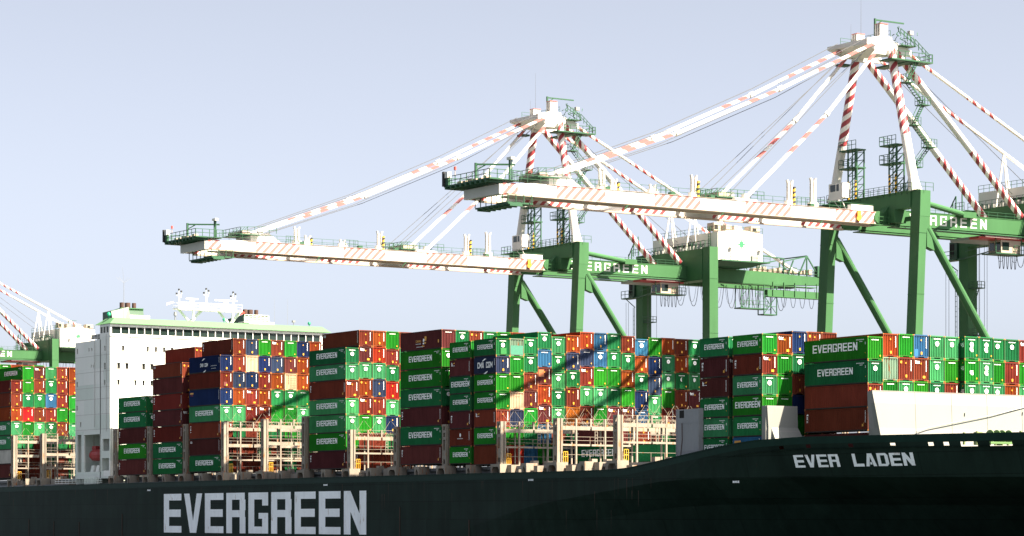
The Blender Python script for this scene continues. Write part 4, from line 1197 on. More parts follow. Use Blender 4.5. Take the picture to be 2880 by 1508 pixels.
# ------------------------------------------------------------------ ship-to-shore cranes (local: x along quay, y towards land, z world height)
def crane_parts():
    root = empty("gantry_crane", (0, 0, 0))
    def cp(mb, name, mats, parent=None, **k): return mb.build(name, mats, parent or root, **k)
    ly = lambda z: .05 * (z - 24.0)
    # waterside and landside legs
    for s in (-1, 1):
        m = MB()
        def sect(z, wx, wy): return [(s * 10.1 - wx, ly(z), z), (s * 10.1 + wx, ly(z), z), (s * 10.1 + wx, ly(z) + wy, z), (s * 10.1 - wx, ly(z) + wy, z)]
        m.hexa(sect(-11.5, 1.05, 1.3), sect(33.5, .98, 1.4)); m.hexa(sect(33.5, .98, 1.4), sect(35.8, 1.0, 2.0)); m.hexa(sect(35.8, 1.02, 2.0), sect(39.6, .95, 1.9))
        for z in (12, 24.5, 33.4): m.box(s * 10.1 - 1.03, s * 10.1 + 1.03, ly(z) - .02, ly(z) + 1.42, z, z + .08)
        # haunch towards the landside brace
        X0, X1 = s * 10.1 - .5, s * 10.1 + .5
        m.hexa([(X0, ly(34) + 1.9, 31.5), (X1, ly(34) + 1.9, 31.5), (X1, ly(34) + 3.4, 31.0), (X0, ly(34) + 3.4, 31.0)], [(X0, ly(34) + 1.9, 35.5), (X1, ly(34) + 1.9, 35.5), (X1, ly(34) + 2.1, 35.4), (X0, ly(34) + 2.1, 35.4)])
        cp(m, "waterside_leg", M_CGREEN)
        m = MB()
        m.box(s * 10.1 - 1.05, s * 10.1 + 1.05, 28.8, 30.7, -11.5, 40.4)
        for z in (10, 25, 34.7): m.box(s * 10.1 - 1.09, s * 10.1 + 1.09, 28.76, 30.74, z, z + .08)
        cp(m, "landside_leg", M_CGREEN)
        m = MB(); m.tube((s * 10.1, ly(34) + 2.2, 34.3), (s * 10.1, 29.6, -1.5), .62, None, 14)
        cp(m, "diagonal_brace", M_CGREEN, smooth=False)
        m = MB(); m.tube((s * 10.1, ly(37) + 1.6, 37.9), (s * 4.4, 15.6, 37.5), .42, None, 12); m.box(min(s * 4.1, s * 5.2), max(s * 4.1, s * 5.2), 14.6, 17.2, 37.0, 37.9)
        cp(m, "top_brace", M_CGREEN)
        m = MB(); m.box(s * 10.1 - .8, s * 10.1 + .8, 1.0, 28.8, -3.5, -1.0); cp(m, "sill_beam", M_CGREEN)
    m = MB(); m.box(-9.15, 9.15, .5, 2.1, 37.2, 39.55); m.box(-9.15, 9.15, .3, 2.3, 39.55, 39.65)
    for x in (-5.2, 5.2): m.box(x - .9, x + .9, .2, 2.4, 35.3, 37.2)
    cp(m, "waterside_portal_beam", M_CGREEN)
    m = MB(); m.box(-9.05, 9.05, 28.7, 31.5, 34.6, 40.2); m.box(-9.05, 9.05, 28.66, 28.7, 38.9, 39.0)
    m.box(-7.5, -4.6, 28.5, 28.69, 36.2, 37.6); cp(m, "landside_portal_beam", M_CGREEN)
    m = MB(); railing(m, (-9.5, .4, 39.65), (9.5, .4, 39.65), 1.15, 16, 2, .06); railing(m, (-9.5, 2.2, 39.65), (9.5, 2.2, 39.65), 1.15, 12, 2, .05)
    railing(m, (-12.5, 0, 39.4), (-9.5, 0, 39.4), 1.2, 3, 2, .06); railing(m, (-12.5, 0, 39.4), (-12.5, 2.5, 39.4), 1.2, 2, 2, .06); railing(m, (11.3, 0, 39.5), (11.3, 3, 39.5), 1.2, 2, 2, .06)
    railing(m, (-9, 28.7, 40.2), (9.9, 28.7, 40.4), 1.2, 14, 2, .06)
    for i in range(14): x = -8.5 + i * 1.3; m.box(x, x + .16, .42, .48, 39.2, 39.45)
    m.box(-12.6, -9.2, -.1, 2.4, 39.25, 39.4)
    cp(m, "portal_railing", M_CGRAIL)
    # A-frame
    for s in (-1, 1):
        m = MB()
        a = Vector((s * 9.2, 1.4, 39.6)); b = Vector((s * 3.9, 1.4, 60.8)); mid = a + (b - a) * .40
        m.tube(a, a + (b - a) * .10, 1.0, .72, 16, 0); m.tube(a + (b - a) * .10, mid, .72, .68, 16, 0); m.tube(mid, b, .68, .62, 16, 1)
        cp(m, "a_frame_leg", [M_CWHITE, M_STRIPE])
        m = MB()
        a = Vector((s * 3.4, 2.2, 61.4)); b = Vector((s * 3.7, 27.8, 38.0)); d = b - a
        m.tube(a, a + d * .20, .52, None, 14, 1); m.tube(a + d * .20, a + d * .60, .52, None, 14, 0); m.tube(a + d * .60, b, .52, None, 14, 1)
        cp(m, "rear_strut", [M_CWHITE, M_STRIPE])
        # thin backstays with their prop
        m = MB()
        a = Vector((s * 3.2, 5.0, 61.0)); b = Vector((s * 3.6, 55.0, 37.6)); d = b - a
        for f0, f1, mi in ((0, .10, 1), (.10, .24, 0), (.24, .36, 1), (.36, .64, 0), (.64, .72, 1), (.72, 1, 0)): m.tube(a + d * f0, a + d * f1, .27, None, 10, mi)
        q = a + d * .52
        cp(m, "backstay", [M_CWHITE, M_STRIPE_B])
        m = MB()
        m.tube((s * 3.4, q.y - 1.6, 40.4), q, .15, None, 8); m.tube((s * 3.4, q.y + 1.6, 41.0), q, .15, None, 8); m.tube((s * 3.4 + .9, q.y, 40.4), q, .13, None, 8)
        cp(m, "stay_prop", M_CWHITE)
        # outer forestay: two links, slightly sagging
        pts = [Vector((s * 3.6, -1.0, 62.0)), Vector((s * 3.3, -19.0, 53.5)), Vector((s * 2.9, -37.0, 45.8)), Vector((s * 2.3, -56.6, 38.7))]
        m = MB()
        for i, (p, q) in enumerate(zip(pts, pts[1:])):
            d = q - p
            m.tube(p, p + d * (.62 if i != 1 else .35), .29, None, 4, 1); m.tube(p + d * (.62 if i != 1 else .35), q, .29, None, 4, 0)
            m.tube(q - d.normalized() * .5, q + d.normalized() * .4, .38, None, 8, 0)
        cp(m, "outer_forestay", [M_CWHITE, M_STRIPE_S])
        pts = [Vector((s * 3.3, -.6, 61.0)), Vector((s * 3.6, -10.5, 50.6)), Vector((s * 3.9, -25.8, 37.3))]
        m = MB()
        for i, (p, q) in enumerate(zip(pts, pts[1:])):
            d = q - p; m.tube(p, p + d * (.30 if i == 0 else .5), .28, None, 4, 1); m.tube(p + d * (.30 if i == 0 else .5), q, .28, None, 4, 0); m.tube(q - d.normalized() * .3, q + d.normalized() * .3, .38, None, 8, 0)
        cp(m, "inner_forestay", [M_CWHITE, M_STRIPE_S])
    # head of the A-frame
    m = MB()
    # cross head: deep at the right, sloping front face towards the water
    def hs_(x, k): return [(x, -2.6, 61.9 - .3 * k), (x, .6, 61.0 - .9 * k), (x, 2.2, 61.0 - .9 * k), (x, 2.2, 63.0), (x, -.1, 63.0), (x, -2.6, 62.4)]
    A_, B_ = hs_(-5.8, 0), hs_(3.2, 1)
    for a in range(6):
        b_ = (a + 1) % 6; m.face([A_[a], A_[b_], B_[b_], B_[a]])
    m.face(A_); m.face(B_[::-1])
    for s in (-1, 1): m.hexa([(s * 3.4 - .42, 1.0, 60.2), (s * 3.4 + .42, 1.0, 60.2), (s * 3.4 + .42, 1.0, 62.6), (s * 3.4 - .42, 1.0, 62.6)], [(s * 3.4 - .35, 5.6, 60.4), (s * 3.4 + .35, 5.6, 60.4), (s * 3.4 + .35, 5.6, 61.2), (s * 3.4 - .35, 5.6, 61.2)])
    m.hexa([(3.1, -1.0, 60.2), (3.7, -1.0, 60.2), (3.7, 1.2, 60.2), (3.1, 1.2, 60.2)], [(3.1, .2, 62.9), (3.7, .2, 62.9), (3.7, 1.1, 62.9), (3.1, 1.1, 62.9)])
    cp(m, "apex_head", M_CWHITE)
    for s in (-1, 1):
        for yy, h in (((.7, 1.0),) if s < 0 else ((.7, 1.7),)):
            m = MB()
            for j in range(3):
                m.box(s * 2.6 - .62 + j * .48, s * 2.6 - .40 + j * .48, yy - .75, yy + .75, 63.0, 63.1 + h)
            m.tube((s * 2.6 - .55, yy, 63.2 + h * .45), (s * 2.6 + .55, yy, 63.2 + h * .45), .60, None, 14, 1)
            m.box(s * 2.6 - .65, s * 2.6 + .65, yy - .75, yy + .75, 63.1 + h, 63.2 + h, 2)
            cp(m, "sheave_block", [M_CWHITE, M_BLACK, M_SALMON])
    m = MB()
    m.bar((1.3, .6, 62.9), (1.3, .6, 65.9), .26); m.bar((1.3, .6, 65.7), (1.3, 6.2, 65.7), .20); m.bar((1.3, .6, 64.7), (1.3, 1.8, 65.6), .14)
    cp(m, "apex_hoist", M_CGRAIL)
    m = MB()
    m.box(-1.2, 6.2, 2.8, 4.6, 59.0, 59.25); m.box(3.6, 6.4, -.6, 7.4, 59.1, 59.3); m.box(-5.6, -4.2, -1.2, .6, 59.6, 59.9)
    railing(m, (6.3, -.6, 59.3), (6.3, 7.4, 59.3), 1.15, 6, 2, .08); railing(m, (3.7, 7.3, 59.3), (6.3, 7.3, 59.3), 1.15, 3, 2, .08)
    railing(m, (-5.8, 2.1, 63.0), (3.0, 2.1, 63.0), 1.0, 6, 2, .05); railing(m, (-5.7, -.1, 63.0), (-5.7, 2.1, 63.0), 1.0, 1, 2, .05)
    railing(m, (4.7, 2.6, 63.0), (4.7, 5.2, 61.6), 1.1, 4, 2, .09); m.box(3.0, 4.9, 2.8, 5.4, 61.6, 61.75)
    railing(m, (4.7, 5.4, 61.7), (5.8, 7.2, 59.4), 1.1, 4, 2, .09)
    rnd = random.Random(11)
    for i in range(26):
        p = Vector((rnd.uniform(2.6, 5.2), rnd.uniform(2.8, 5.4), rnd.uniform(61.8, 64.0))); q = p + Vector((rnd.uniform(-.9, .9), rnd.uniform(-.9, .9), rnd.uniform(-.9, .9)))
        m.bar(p, q, .09)
    m.box(4.0, 4.6, 4.5, 5.2, 63.4, 64.0, 1)
    cp(m, "apex_platform", [M_CGRAIL, M_CGREY])
    # zigzag stair down the right leg and rear strut
    m = MB()
    p = Vector((5.4, 4.6, 59.0))
    flights = [((5.6, 4.8, 59.0), (6.0, 2.6, 56.0)), ((6.0, 2.6, 56.0), (6.6, 5.2, 52.8)), ((6.6, 5.2, 52.8), (7.2, 2.8, 49.6)), ((7.2, 2.8, 49.6), (8.2, 5.0, 46.4)), ((8.2, 5.0, 46.4), (7.6, 2.8, 43.4)), ((7.6, 2.8, 43.4), (6.6, 2.4, 40.0))]
    for a, b in flights:
        a, b = Vector(a), Vector(b); d = b - a; n = 9
        side = Vector((.35, 0, 0))
        for s in (-1, 1):
            m.bar(a + side * s, b + side * s, .10); m.bar(a + side * s + Vector((0, 0, 1)), b + side * s + Vector((0, 0, 1)), .07)
        for i in range(n + 1):
            c = a + d * (i / n); m.box(c.x - .35, c.x + .35, c.y - .13, c.y + .13, c.z - .03, c.z + .03)
            if i % 3 == 0: m.bar(c + side, c + side + Vector((0, 0, 1)), .06)
        m.box(b.x - .8, b.x + .8, b.y - .8, b.y + .8, b.z - .12, b.z)
        railing(m, (b.x + .8, b.y - .8, b.z), (b.x + .8, b.y + .8, b.z), 1.1, 3, 2, .06); railing(m, (b.x - .8, b.y - .8, b.z), (b.x + .8, b.y - .8, b.z), 1.1, 3, 2, .06)
    cp(m, "apex_stairs", M_CGRAIL)
    # two lattice towers on the portal
    for xa, xb, zt, zm in ((-5.8, -2.9, 47.2, 44.6), (3.4, 6.0, 46.9, 45.2)):
        m = MB(); ys_ = (.7, 2.1)
        xs_ = (xa + .9, xb)
        for x in xs_:
            for yy in ys_: m.bar((x, yy, 39.6), (x, yy, zt), .17)
        m.bar(((xs_[0] + xs_[1]) / 2, .7, 39.6), ((xs_[0] + xs_[1]) / 2, .7, zt), .12)
        z = 39.6
        while z < zt - 1:
            for yy in ys_: m.bar((xs_[0], yy, z), (xs_[1], yy, z + 1.2), .09); m.bar((xs_[0], yy, z + 1.2), (xs_[1], yy, z + 1.2), .09)
            for x in xs_: m.bar((x, ys_[0], z), (x, ys_[1], z + 1.2), .08)
            z += 1.2
        for zp_ in (zt, zt - 2.7):
            m.box(xa - .9, xb + .1, .4, 2.4, zp_ - .18, zp_); railing(m, (xa - .9, .4, zp_), (xb + .1, .4, zp_), 1.25, 4, 2, .07); railing(m, (xa - .9, .4, zp_), (xa - .9, 2.4, zp_), 1.25, 2, 2, .07)
        o = cp(m, "stair_tower", M_CGRAIL)
        m = MB()
        for x in (xs_[0] + .25, xs_[1] - .1): m.tube((x, .55, 39.7), (x, .55, 42.4), .16, None, 8)
        cp(m, "hazard_post", M_STRIPE_Y, o)
    m = MB(); m.box(-7.0, -3.9, -1.3, .35, 39.9, 42.1); m.box(-6.9, -4.0, -1.31, -1.2, 39.6, 39.9)
    bo = cp(m, "checker_booth", M_CWHITE)
    m = MB(); m.box(-6.6, -5.5, -1.34, -1.305, 40.9, 41.9); m.box(-5.2, -4.7, -1.34, -1.305, 40.9, 41.9); cp(m, "window", M_GLASS, bo)
    m = MB(); m.bar((-6.2, -1.0, 39.6), (-5.4, .4, 37.6), .1); m.bar((-4.4, -1.0, 39.6), (-4.6, .4, 37.6), .1); m.box(-6.4, -3.9, -.9, .45, 38.2, 38.3); cp(m, "booth_bracket", M_CWHITE, bo)

    # boom: two box girders, tip crossbeam, ties, stripes
    zT = lambda y: 36.85 if y > -62 else 36.85 - (-62 - y) * .075
    zB = lambda y: 35.05
    for s in (-1, 1):
        xa, xb = (3.3, 4.4) if s > 0 else (-4.4, -3.3)
        m = MB()
        for y0, y1 in ((-67.0, -62.0), (-62.0, -1.9)):
            a = [(xa, y0, zB(y0) + (.15 if y0 < -62 else 0)), (xb, y0, zB(y0) + (.15 if y0 < -62 else 0)), (xb, y0, zT(y0)), (xa, y0, zT(y0))]
            b = [(xa, y1, zB(y1)), (xb, y1, zB(y1)), (xb, y1, zT(y1)), (xa, y1, zT(y1))]
            m.hexa(a, b)
        # hinge box
        m.box(xa + .1, xb - .1, -6.5, -2.4, 36.85, 37.7)
        # rail flange inboard
        xi = xa - .5 if s > 0 else xb; m.box(min(xi, xi + .5), max(xi, xi + .5), -66, -2, 34.80, 35.045, 1); m.box(xa + .01, xb - .01, -62, -2, 34.98, 35.049, 1)  # beige flange and bottom sheet paint in the shade under the white girder
        bo = cp(m, "boom_girder", [M_CWHITE, M_BEIGE])
        for (y0, y1) in ((-67.0, -64.6), (-58.4, -50.3), (-42.1, -34.1), (-26.1, -17.9), (-9.6, -2.0)):
            st = MB(); xo = xb + .006
            z0, z1 = 35.07, 36.70 if y0 < -62 else 36.82
            hgt = z1 - z0; w_ = .68; yy = y0 - hgt
            while yy < y1:
                pts = []
                # parallelogram leaning towards land going up, clipped to [y0, y1]
                for (u_, v_) in ((yy, 0), (yy + w_, 0), (yy + w_ + hgt, 1), (yy + hgt, 1)): pts.append((u_, v_))
                poly = [(u_, v_ * hgt) for u_, v_ in pts]
                def clip(poly, lim, keep_gt):
                    out = []
                    for i in range(len(poly)):
                        a, b = poly[i], poly[(i + 1) % len(poly)]
                        ina = (a[0] >= lim) if keep_gt else (a[0] <= lim); inb = (b[0] >= lim) if keep_gt else (b[0] <= lim)
                        if ina: out.append(a)
                        if ina != inb:
                            t = (lim - a[0]) / (b[0] - a[0]); out.append((lim, a[1] + (b[1] - a[1]) * t))
                    return out
                poly = clip(clip(poly, y0, True), y1, False) if poly else []
                if len(poly) >= 3: st.face([(xo, u_, z0 + v_) for u_, v_ in poly])
                yy += 1.36
            cp(st, "warning_stripes", M_SALMON if s > 0 else M_CRED_SHADE, bo)  # far girder stripes in darker red: the near girder's shade painted in
        if s < 0:
            pass
    m = MB()
    m.hexa([(-4.4, -67.6, 35.15), (4.4, -67.6, 35.15), (4.4, -67.01, 35.15), (-4.4, -67.01, 35.15)], [(-4.4, -67.6, 36.45), (4.4, -67.6, 36.45), (4.4, -67.01, 36.45), (-4.4, -67.01, 36.45)])
    m.box(-2.6, 2.6, -58.4, -54.6, 36.7, 38.1); m.box(-3.29, 3.29, -27, -24.6, 36.7, 37.5)
    cp(m, "boom_tip_beam", M_CWHITE)
    for y in (-60.5, -56, -48, -40, -32, -25.5, -17, -9, -3): m = MB(); m.box(-3.29, 3.29, y - .3, y + .3, 36.1, 36.7); cp(m, "boom_tie", M_CWHITE)
    m = MB()   # underside walkway brackets and rail clips
    for y in range(-66, -2, 3): m.box(2.45, 2.8, y, y + .35, 34.84, 35.04); m.box(-3.29, -2.9, y, y + .35, 34.84, 35.04)
    m.box(4.42, 4.47, -66.5, -2, 35.06, 35.14); m.box(4.42, 4.50, -60, -2, 36.86, 36.90)
    cp(m, "trolley_rail", M_BEIGE)
    # green platforms of the boom tip
    m = MB()
    m.box(-6.3, 5.2, -69.6, -67.62, 36.9, 37.1); m.box(-5.5, 4.6, -67.6, -64.6, 36.95, 37.1)
    for i in range(9): m.box(-6.1 + i * 1.25, -5.7 + i * 1.25, -69.6, -66.5, 36.6, 36.9)
    railing(m, (-6.3, -69.6, 37.1), (5.2, -69.6, 37.1), 1.15, 8, 2, .08); railing(m, (5.1, -69.6, 37.1), (5.1, -64.6, 37.1), 1.15, 4, 2, .08); railing(m, (-6.3, -69.6, 37.1), (-6.3, -64.6, 37.1), 1.15, 4, 2, .08)
    railing(m, (3.4, -64.5, 37.0), (3.4, -1.5, 36.9), 1.1, 30, 2, .045)
    railing(m, (-3.4, -64.5, 37.0), (-3.4, -1.5, 36.9), 1.1, 24, 2, .045)
    m.bar((.2, -68.6, 37.1), (.2, -68.6, 39.6), .28); m.bar((.2, -68.6, 39.4), (3.5, -64.5, 39.3), .22); m.bar((.2, -68.6, 38.6), (1.0, -67.6, 39.3), .14)
    m.bar((3.9, -65.6, 37.1), (3.9, -65.6, 40.0), .22); m.bar((4.4, -65.6, 37.1), (4.4, -65.6, 39.8), .12); m.box(3.6, 4.7, -65.9, -65.3, 39.8, 40.15, 1)
    # lower platform slung under the tip
    m.box(-2.8, 5.4, -66.8, -64.6, 33.75, 33.95); m.box(2.4, 5.0, -66.8, -62.6, 33.9, 34.1)
    railing(m, (-2.8, -66.8, 33.95), (5.3, -66.8, 33.95), 1.2, 6, 1, .09); railing(m, (5.3, -66.8, 33.95), (5.3, -63.0, 33.95), 1.15, 3, 1, .09)
    for i in range(7): m.box(-2.6 + i * 1.3, -2.3 + i * 1.3, -66.6, -64.6, 33.5, 33.75)
    m.box(-6.3, -5.9, -69.9, -69.5, 37.0, 39.0, 2); m.box(-5.8, -5.0, -69.8, -69.2, 38.1, 38.9, 1); m.box(-5.7, -5.1, -69.7, -69.3, 37.1, 38.1)
    cp(m, "tip_platform", [M_CGRAIL, M_CWHITE, M_BLACK])
    m = MB(); rnd = random.Random(4)
    for i in range(6): x = -4 + i * 1.3; m.box(x, x + .8, -68.9, -68.2, 37.1, 37.4 + rnd.random() * .5)
    m.tube((-3.6, -69.5, 37.1), (-3.6, -69.5, 39.0), .05, None, 5); m.box(-3.75, -3.45, -69.6, -69.4, 39.0, 39.45, 1)
    cp(m, "tip_equipment", [M_BEIGE, M_REDM])
    # platform with gear at the outer stay anchor
    m = MB()
    m.box(-3.2, 3.2, -60.6, -57.0, 38.0, 38.12); railing(m, (-3.2, -60.6, 38.1), (3.2, -60.6, 38.1), 1.1, 5, 2, .07); railing(m, (3.2, -60.6, 38.1), (3.2, -54, 38.5), 1.1, 5, 2, .07)
    for i in range(5): m.bar((-2.6 + i * 1.1, -60, 38.1), (-2.3 + i * 1.1, -58.6, 39.5), .07)
    m.box(-2.6, 2.6, -59.9, -58.5, 38.12, 38.7, 1); m.box(1.0, 2.6, -58.4, -56.8, 38.15, 38.5, 2)
    # inner anchor platform
    m.box(-3.2, 3.4, -30.4, -26.8, 37.3, 37.42); railing(m, (-3.2, -30.4, 37.4), (3.4, -30.4, 37.4), 1.1, 5, 2, .07); railing(m, (3.4, -30.4, 37.4), (3.4, -22, 37.4), 1.1, 7, 2, .06)
    for i in range(6): m.bar((-2.6 + i * 1.0, -30, 37.4), (-2.2 + i * 1.0, -28.4, 38.8), .08)
    m.box(-2.4, 2.6, -29.5, -27.6, 37.42, 38.1, 1); m.box(1.2, 2.4, -27.4, -26.6, 37.42, 38.3, 2)
    cp(m, "stay_platform", [M_CGRAIL, M_BEIGE, M_CGREY])
    m = MB(); m.hexa([(-1.6, -57.6, 37.6), (1.6, -57.6, 37.6), (1.6, -51.8, 36.9), (-1.6, -51.8, 36.9)], [(-1.6, -57.6, 38.3), (1.6, -57.6, 38.3), (1.6, -54.6, 38.7), (-1.6, -54.6, 38.7)])
    for s in (-1, 1): m.tube((s * 3.9, -25.8, 36.8), (s * 3.9, -25.8, 37.9), .55, None, 12)
    m.tube((3.9, -27.8, 36.85), (3.9, -23.8, 36.9), .5, .3, 12)
    cp(m, "stay_anchor", M_CWHITE)
    for i, (y, h, yl) in enumerate(((-50.6, 2.9, 0), (-34.9, 3.1, 1), (-48.6, 1.6, 1), (-42.0, 1.3, 0), (-29.9 + 12.2, 3.6, 1), (-13.4, 4.2, 0))):
        m = MB()
        for s in (-1, 1):
            yy = y + s * .30
            m.hexa([(3.6, yy - .14, 36.85), (4.1, yy - .14, 36.85), (4.1, yy + .14, 36.85), (3.6, yy + .14, 36.85)], [(3.65, yy - .13, 36.85 + h - .5), (4.05, yy - .13, 36.85 + h - .5), (4.05, yy + .13, 36.85 + h - .5), (3.65, yy + .13, 36.85 + h - .5)])
            m.hexa([(3.65, yy - .13, 36.85 + h - .5), (4.05, yy - .13, 36.85 + h - .5), (4.05, yy + .13, 36.85 + h - .5), (3.65, yy + .13, 36.85 + h - .5)], [(3.65, yy - .1 + s * .16, 36.85 + h), (4.05, yy - .1 + s * .16, 36.85 + h), (4.05, yy + .1 + s * .16, 36.85 + h), (3.65, yy + .1 + s * .16, 36.85 + h)])
        m.box(3.5, 4.2, y - .7, y + .7, 36.85, 37.5)
        if yl: m.tube((4.15, y + .5, 36.9), (4.15, y + .6, 36.9 + h * .72), .22, None, 8, 1)
        cp(m, "stay_rest", [M_CWHITE, M_STRIPE_Y])
    m = MB()
    for y in (-51.6, -40.5, -33.6, -15.5): 
        railing(m, (4.3, y - 1.2, 36.9), (4.3, y + 1.2, 36.9), 1.2, 3, 2, .06)
        m.box(3.5, 4.3, y + 1.4, y + 2.1, 36.9, 37.3)
    for y in (-66.9, -46.5, -30, -12): m.bar((4.45, y, 35.0), (4.6, y - 1.0, 34.1), .06) ; m.bar((4.45, y - .2, 35.0), (4.6, y - 1.0, 34.1), .05)
    cp(m, "boom_fittings", M_CGRAIL)
    # hinge gear between boom and fixed girder
    m = MB()
    for s in (-1, 1):
        x = s * 3.85
        m.box(x - .5, x + .5, -1.7, 1.6, 35.1, 36.7); m.tube((x - .7, -1.4, 36.1), (x + .7, -1.4, 36.1), .9, None, 14)
        m.hexa([(x - .6, -.6, 36.7), (x + .6, -.6, 36.7), (x + .6, 2.0, 36.7), (x - .6, 2.0, 36.7)], [(x - .6, .6, 37.9), (x + .6, .6, 37.9), (x + .6, 1.6, 37.9), (x - .6, 1.6, 37.9)])
    m.box(-9.0, 9.0, 2.2, 2.9, 35.6, 36.2)
    m.box(4.4, 5.2, -3.0, 1.6, 34.9, 35.0); railing(m, (5.2, -3.0, 35.0), (5.2, 1.6, 35.0), 1.1, 5, 2, .07)
    m.bar((5.2, 0, 35), (5.2, 0, 37.8), .08)
    cp(m, "boom_hinge", M_CGREEN)
    m = MB(); 
    for y in (-5.4, .9): m.tube((4.55, y, 35.7), (4.75, y, 35.7), .42, None, 12); m.box(4.5, 4.8, y - .3, y + .3, 35.9, 36.7)
    cp(m, "hook_block", M_RAILY)
    # fixed girder on the landside of the hinge, with lettering
    for s in (-1, 1):
        xa, xb = (3.3, 4.4) if s > 0 else (-4.4, -3.3)
        m = MB(); m.box(xa, xb, 1.7, 28.69, 35.15, 37.35); m.box(xa, xb + .05, 1.7, 28.69, 37.35, 37.43)
        m.box(xa - .6, xb, 1.7, 59, 34.86, 35.0)
        a = [(xa, 31.51, 34.9), (xb, 31.51, 34.9), (xb, 31.51, 37.4), (xa, 31.51, 37.4)]; b = [(xa, 47, 34.95), (xb, 47, 34.95), (xb, 47, 37.3), (xa, 47, 37.3)]
        c = [(xa, 60, 35.4), (xb, 60, 35.4), (xb, 60, 36.8), (xa, 60, 36.8)]
        m.hexa(a, b); m.hexa(b, c)
        go = cp(m, "main_girder", M_CGREEN)
        if s > 0:
            t = MB(); STROKE[:] = [0.19, 0.135]; lettering(t, "EVERGREEN", (xb + .012, 2.6, 35.58), (0, 1, 0), (0, 0, 1), 17.4, 1.46, 0, .44); cp(t, "girder_lettering", M_CWHITE, go); STROKE[:] = [0.24, 0.17]
    m = MB()
    m.box(4.5, 5.4, 3, 28, 34.7, 34.8); railing(m, (3.9, 3, 37.43), (3.9, 28, 37.43), .9, 14, 2, .05)
    railing(m, (4.3, 42, 37.4), (4.3, 60, 36.8), 1.2, 11, 2, .07); railing(m, (-4.3, 42, 37.4), (-4.3, 60, 36.8), 1.2, 11, 2, .07)
    m.box(-4.3, 4.3, 56.5, 60.5, 36.8, 36.95); railing(m, (4.3, 60.4, 36.9), (-4.3, 60.4, 36.9), 1.2, 5, 2, .08)
    for (a, b) in (((4, 51.5, 37), (4, 51.5, 39.6)), ((4, 57, 37), (4, 57, 40.8)), ((4, 51.5, 39.5), (4, 57, 40.7)), ((4, 57, 40.8), (4, 60, 36.9)), ((4, 55, 37), (4, 57, 40.8)), ((4, 52.5, 37), (4, 53.8, 39.8)), ((-4, 51.5, 37), (-4, 51.5, 39.6)), ((-4, 57, 37), (-4, 57, 40.8)), ((-4, 51.5, 39.5), (-4, 57, 40.7)), ((-4, 57, 40.8), (-4, 60, 36.9)), ((4, 57, 40.8), (-4, 57, 40.8)), ((4, 45.8, 38), (4, 45.8, 40.4)), ((4, 45.8, 40.3), (4, 51.5, 40.0)), ((4, 51.5, 40.0), (4, 51.5, 37))): m.bar(a, b, .2)
    m.box(3.5, 4.5, 59.2, 60.6, 37.0, 39.0)
    rnd = random.Random(8)
    for i in range(40):
        p = Vector((rnd.uniform(-3.5, 4), rnd.uniform(44, 59), rnd.uniform(37.2, 38.6))); m.bar(p, p + Vector((rnd.uniform(-.5, .5), rnd.uniform(-1.2, 1.2), rnd.uniform(-.5, .5))), .12)
    cp(m, "rear_platform", M_CGRAIL)
    m = MB()
    for i in range(12): y = 44.5 + i * 1.2; m.box(2.6, 3.8, y, y + .7, 37.4, 37.9 + (i % 3) * .2)
    cp(m, "rear_machinery", M_BEIGE)
    # machinery house
    m = MB(); A = (-9.7, 31.6); B = (9.9, 41.8)
    m.box(A[0], B[0], A[1], B[1], 38.3, 43.3)
    m.hexa([(A[0], A[1], 43.3), (B[0], A[1], 43.3), (B[0], 36.7, 43.3), (A[0], 36.7, 43.3)], [(A[0], A[1], 43.32), (B[0], A[1], 43.32), (B[0], 36.7, 44.0), (A[0], 36.7, 44.0)])
    m.hexa([(A[0], 36.7, 43.3), (B[0], 36.7, 43.3), (B[0], B[1], 43.3), (A[0], B[1], 43.3)], [(A[0], 36.7, 44.0), (B[0], 36.7, 44.0), (B[0], B[1], 43.32), (A[0], B[1], 43.32)])
    mh = cp(m, "machinery_house", M_CWHITE)
    m = MB(); cy, cz = 37.0, 41.3
    pts = []
    for i in range(16):
        r = (1.6 if i % 4 == 0 else 1.15) if i % 2 == 0 else .48
        a = math.pi * i / 8; pts.append((B[0] + .006, cy + r * math.sin(a) * .85, cz + r * math.cos(a)))
    m.face(pts[::-1])
    for i in range(9):
        a = math.radians(115 + i * 16.3); m.box(B[0] + .002, B[0] + .006, cy + 1.75 * math.sin(-a + math.pi * 1.0 + math.pi) - .10, cy + 1.75 * math.sin(-a + math.pi * 1.0 + math.pi) + .10, cz + 1.75 * math.cos(a) - .12, cz + 1.75 * math.cos(a) + .12, 1)
    cp(m, "emblem", [flat("emblem_green", (.025, .16, .075), .5), flat("emblem_pale", (.22, .30, .23), .5)], mh)
    m = MB(); railing(m, (B[0], A[1], 43.3), (B[0], B[1], 43.3), 1.1, 7, 2, .05); railing(m, (A[0], A[1], 43.3), (B[0], A[1], 43.3), 1.1, 16, 2, .06)
    m.box(A[0] - .3, B[0] + 1.2, A[1] + .0, B[1] + .8, 38.05, 38.29); m.hexa([(-6, 33, 37.5), (8, 33, 37.5), (8, 41, 37.5), (-6, 41, 37.5)], [(A[0], 31.8, 38.04), (B[0], 31.8, 38.04), (B[0], 42, 38.04), (A[0], 42, 38.04)])
    railing(m, (B[0] + 1.2, A[1] + .5, 38.29), (B[0] + 1.2, B[1] + .8, 38.29), 1.15, 7, 2, .06)
    railing(m, (4.4, 29.0, 40.3), (10.9, 29.0, 40.4), 1.2, 5, 2, .07)
    for x in (7.5, 8.1): m.bar((x, 31.3, 40.2), (x, 31.3, 44.4), .08)
    for i in range(9): m.bar((7.5, 31.3, 40.5 + i * .42), (8.1, 31.3, 40.5 + i * .42), .06)
    m.bar((6.6, 35.5, 43.9), (6.6, 35.5, 46.0), .12); m.bar((6.6, 35.5, 45.9), (5.2, 38.5, 46.0), .10)
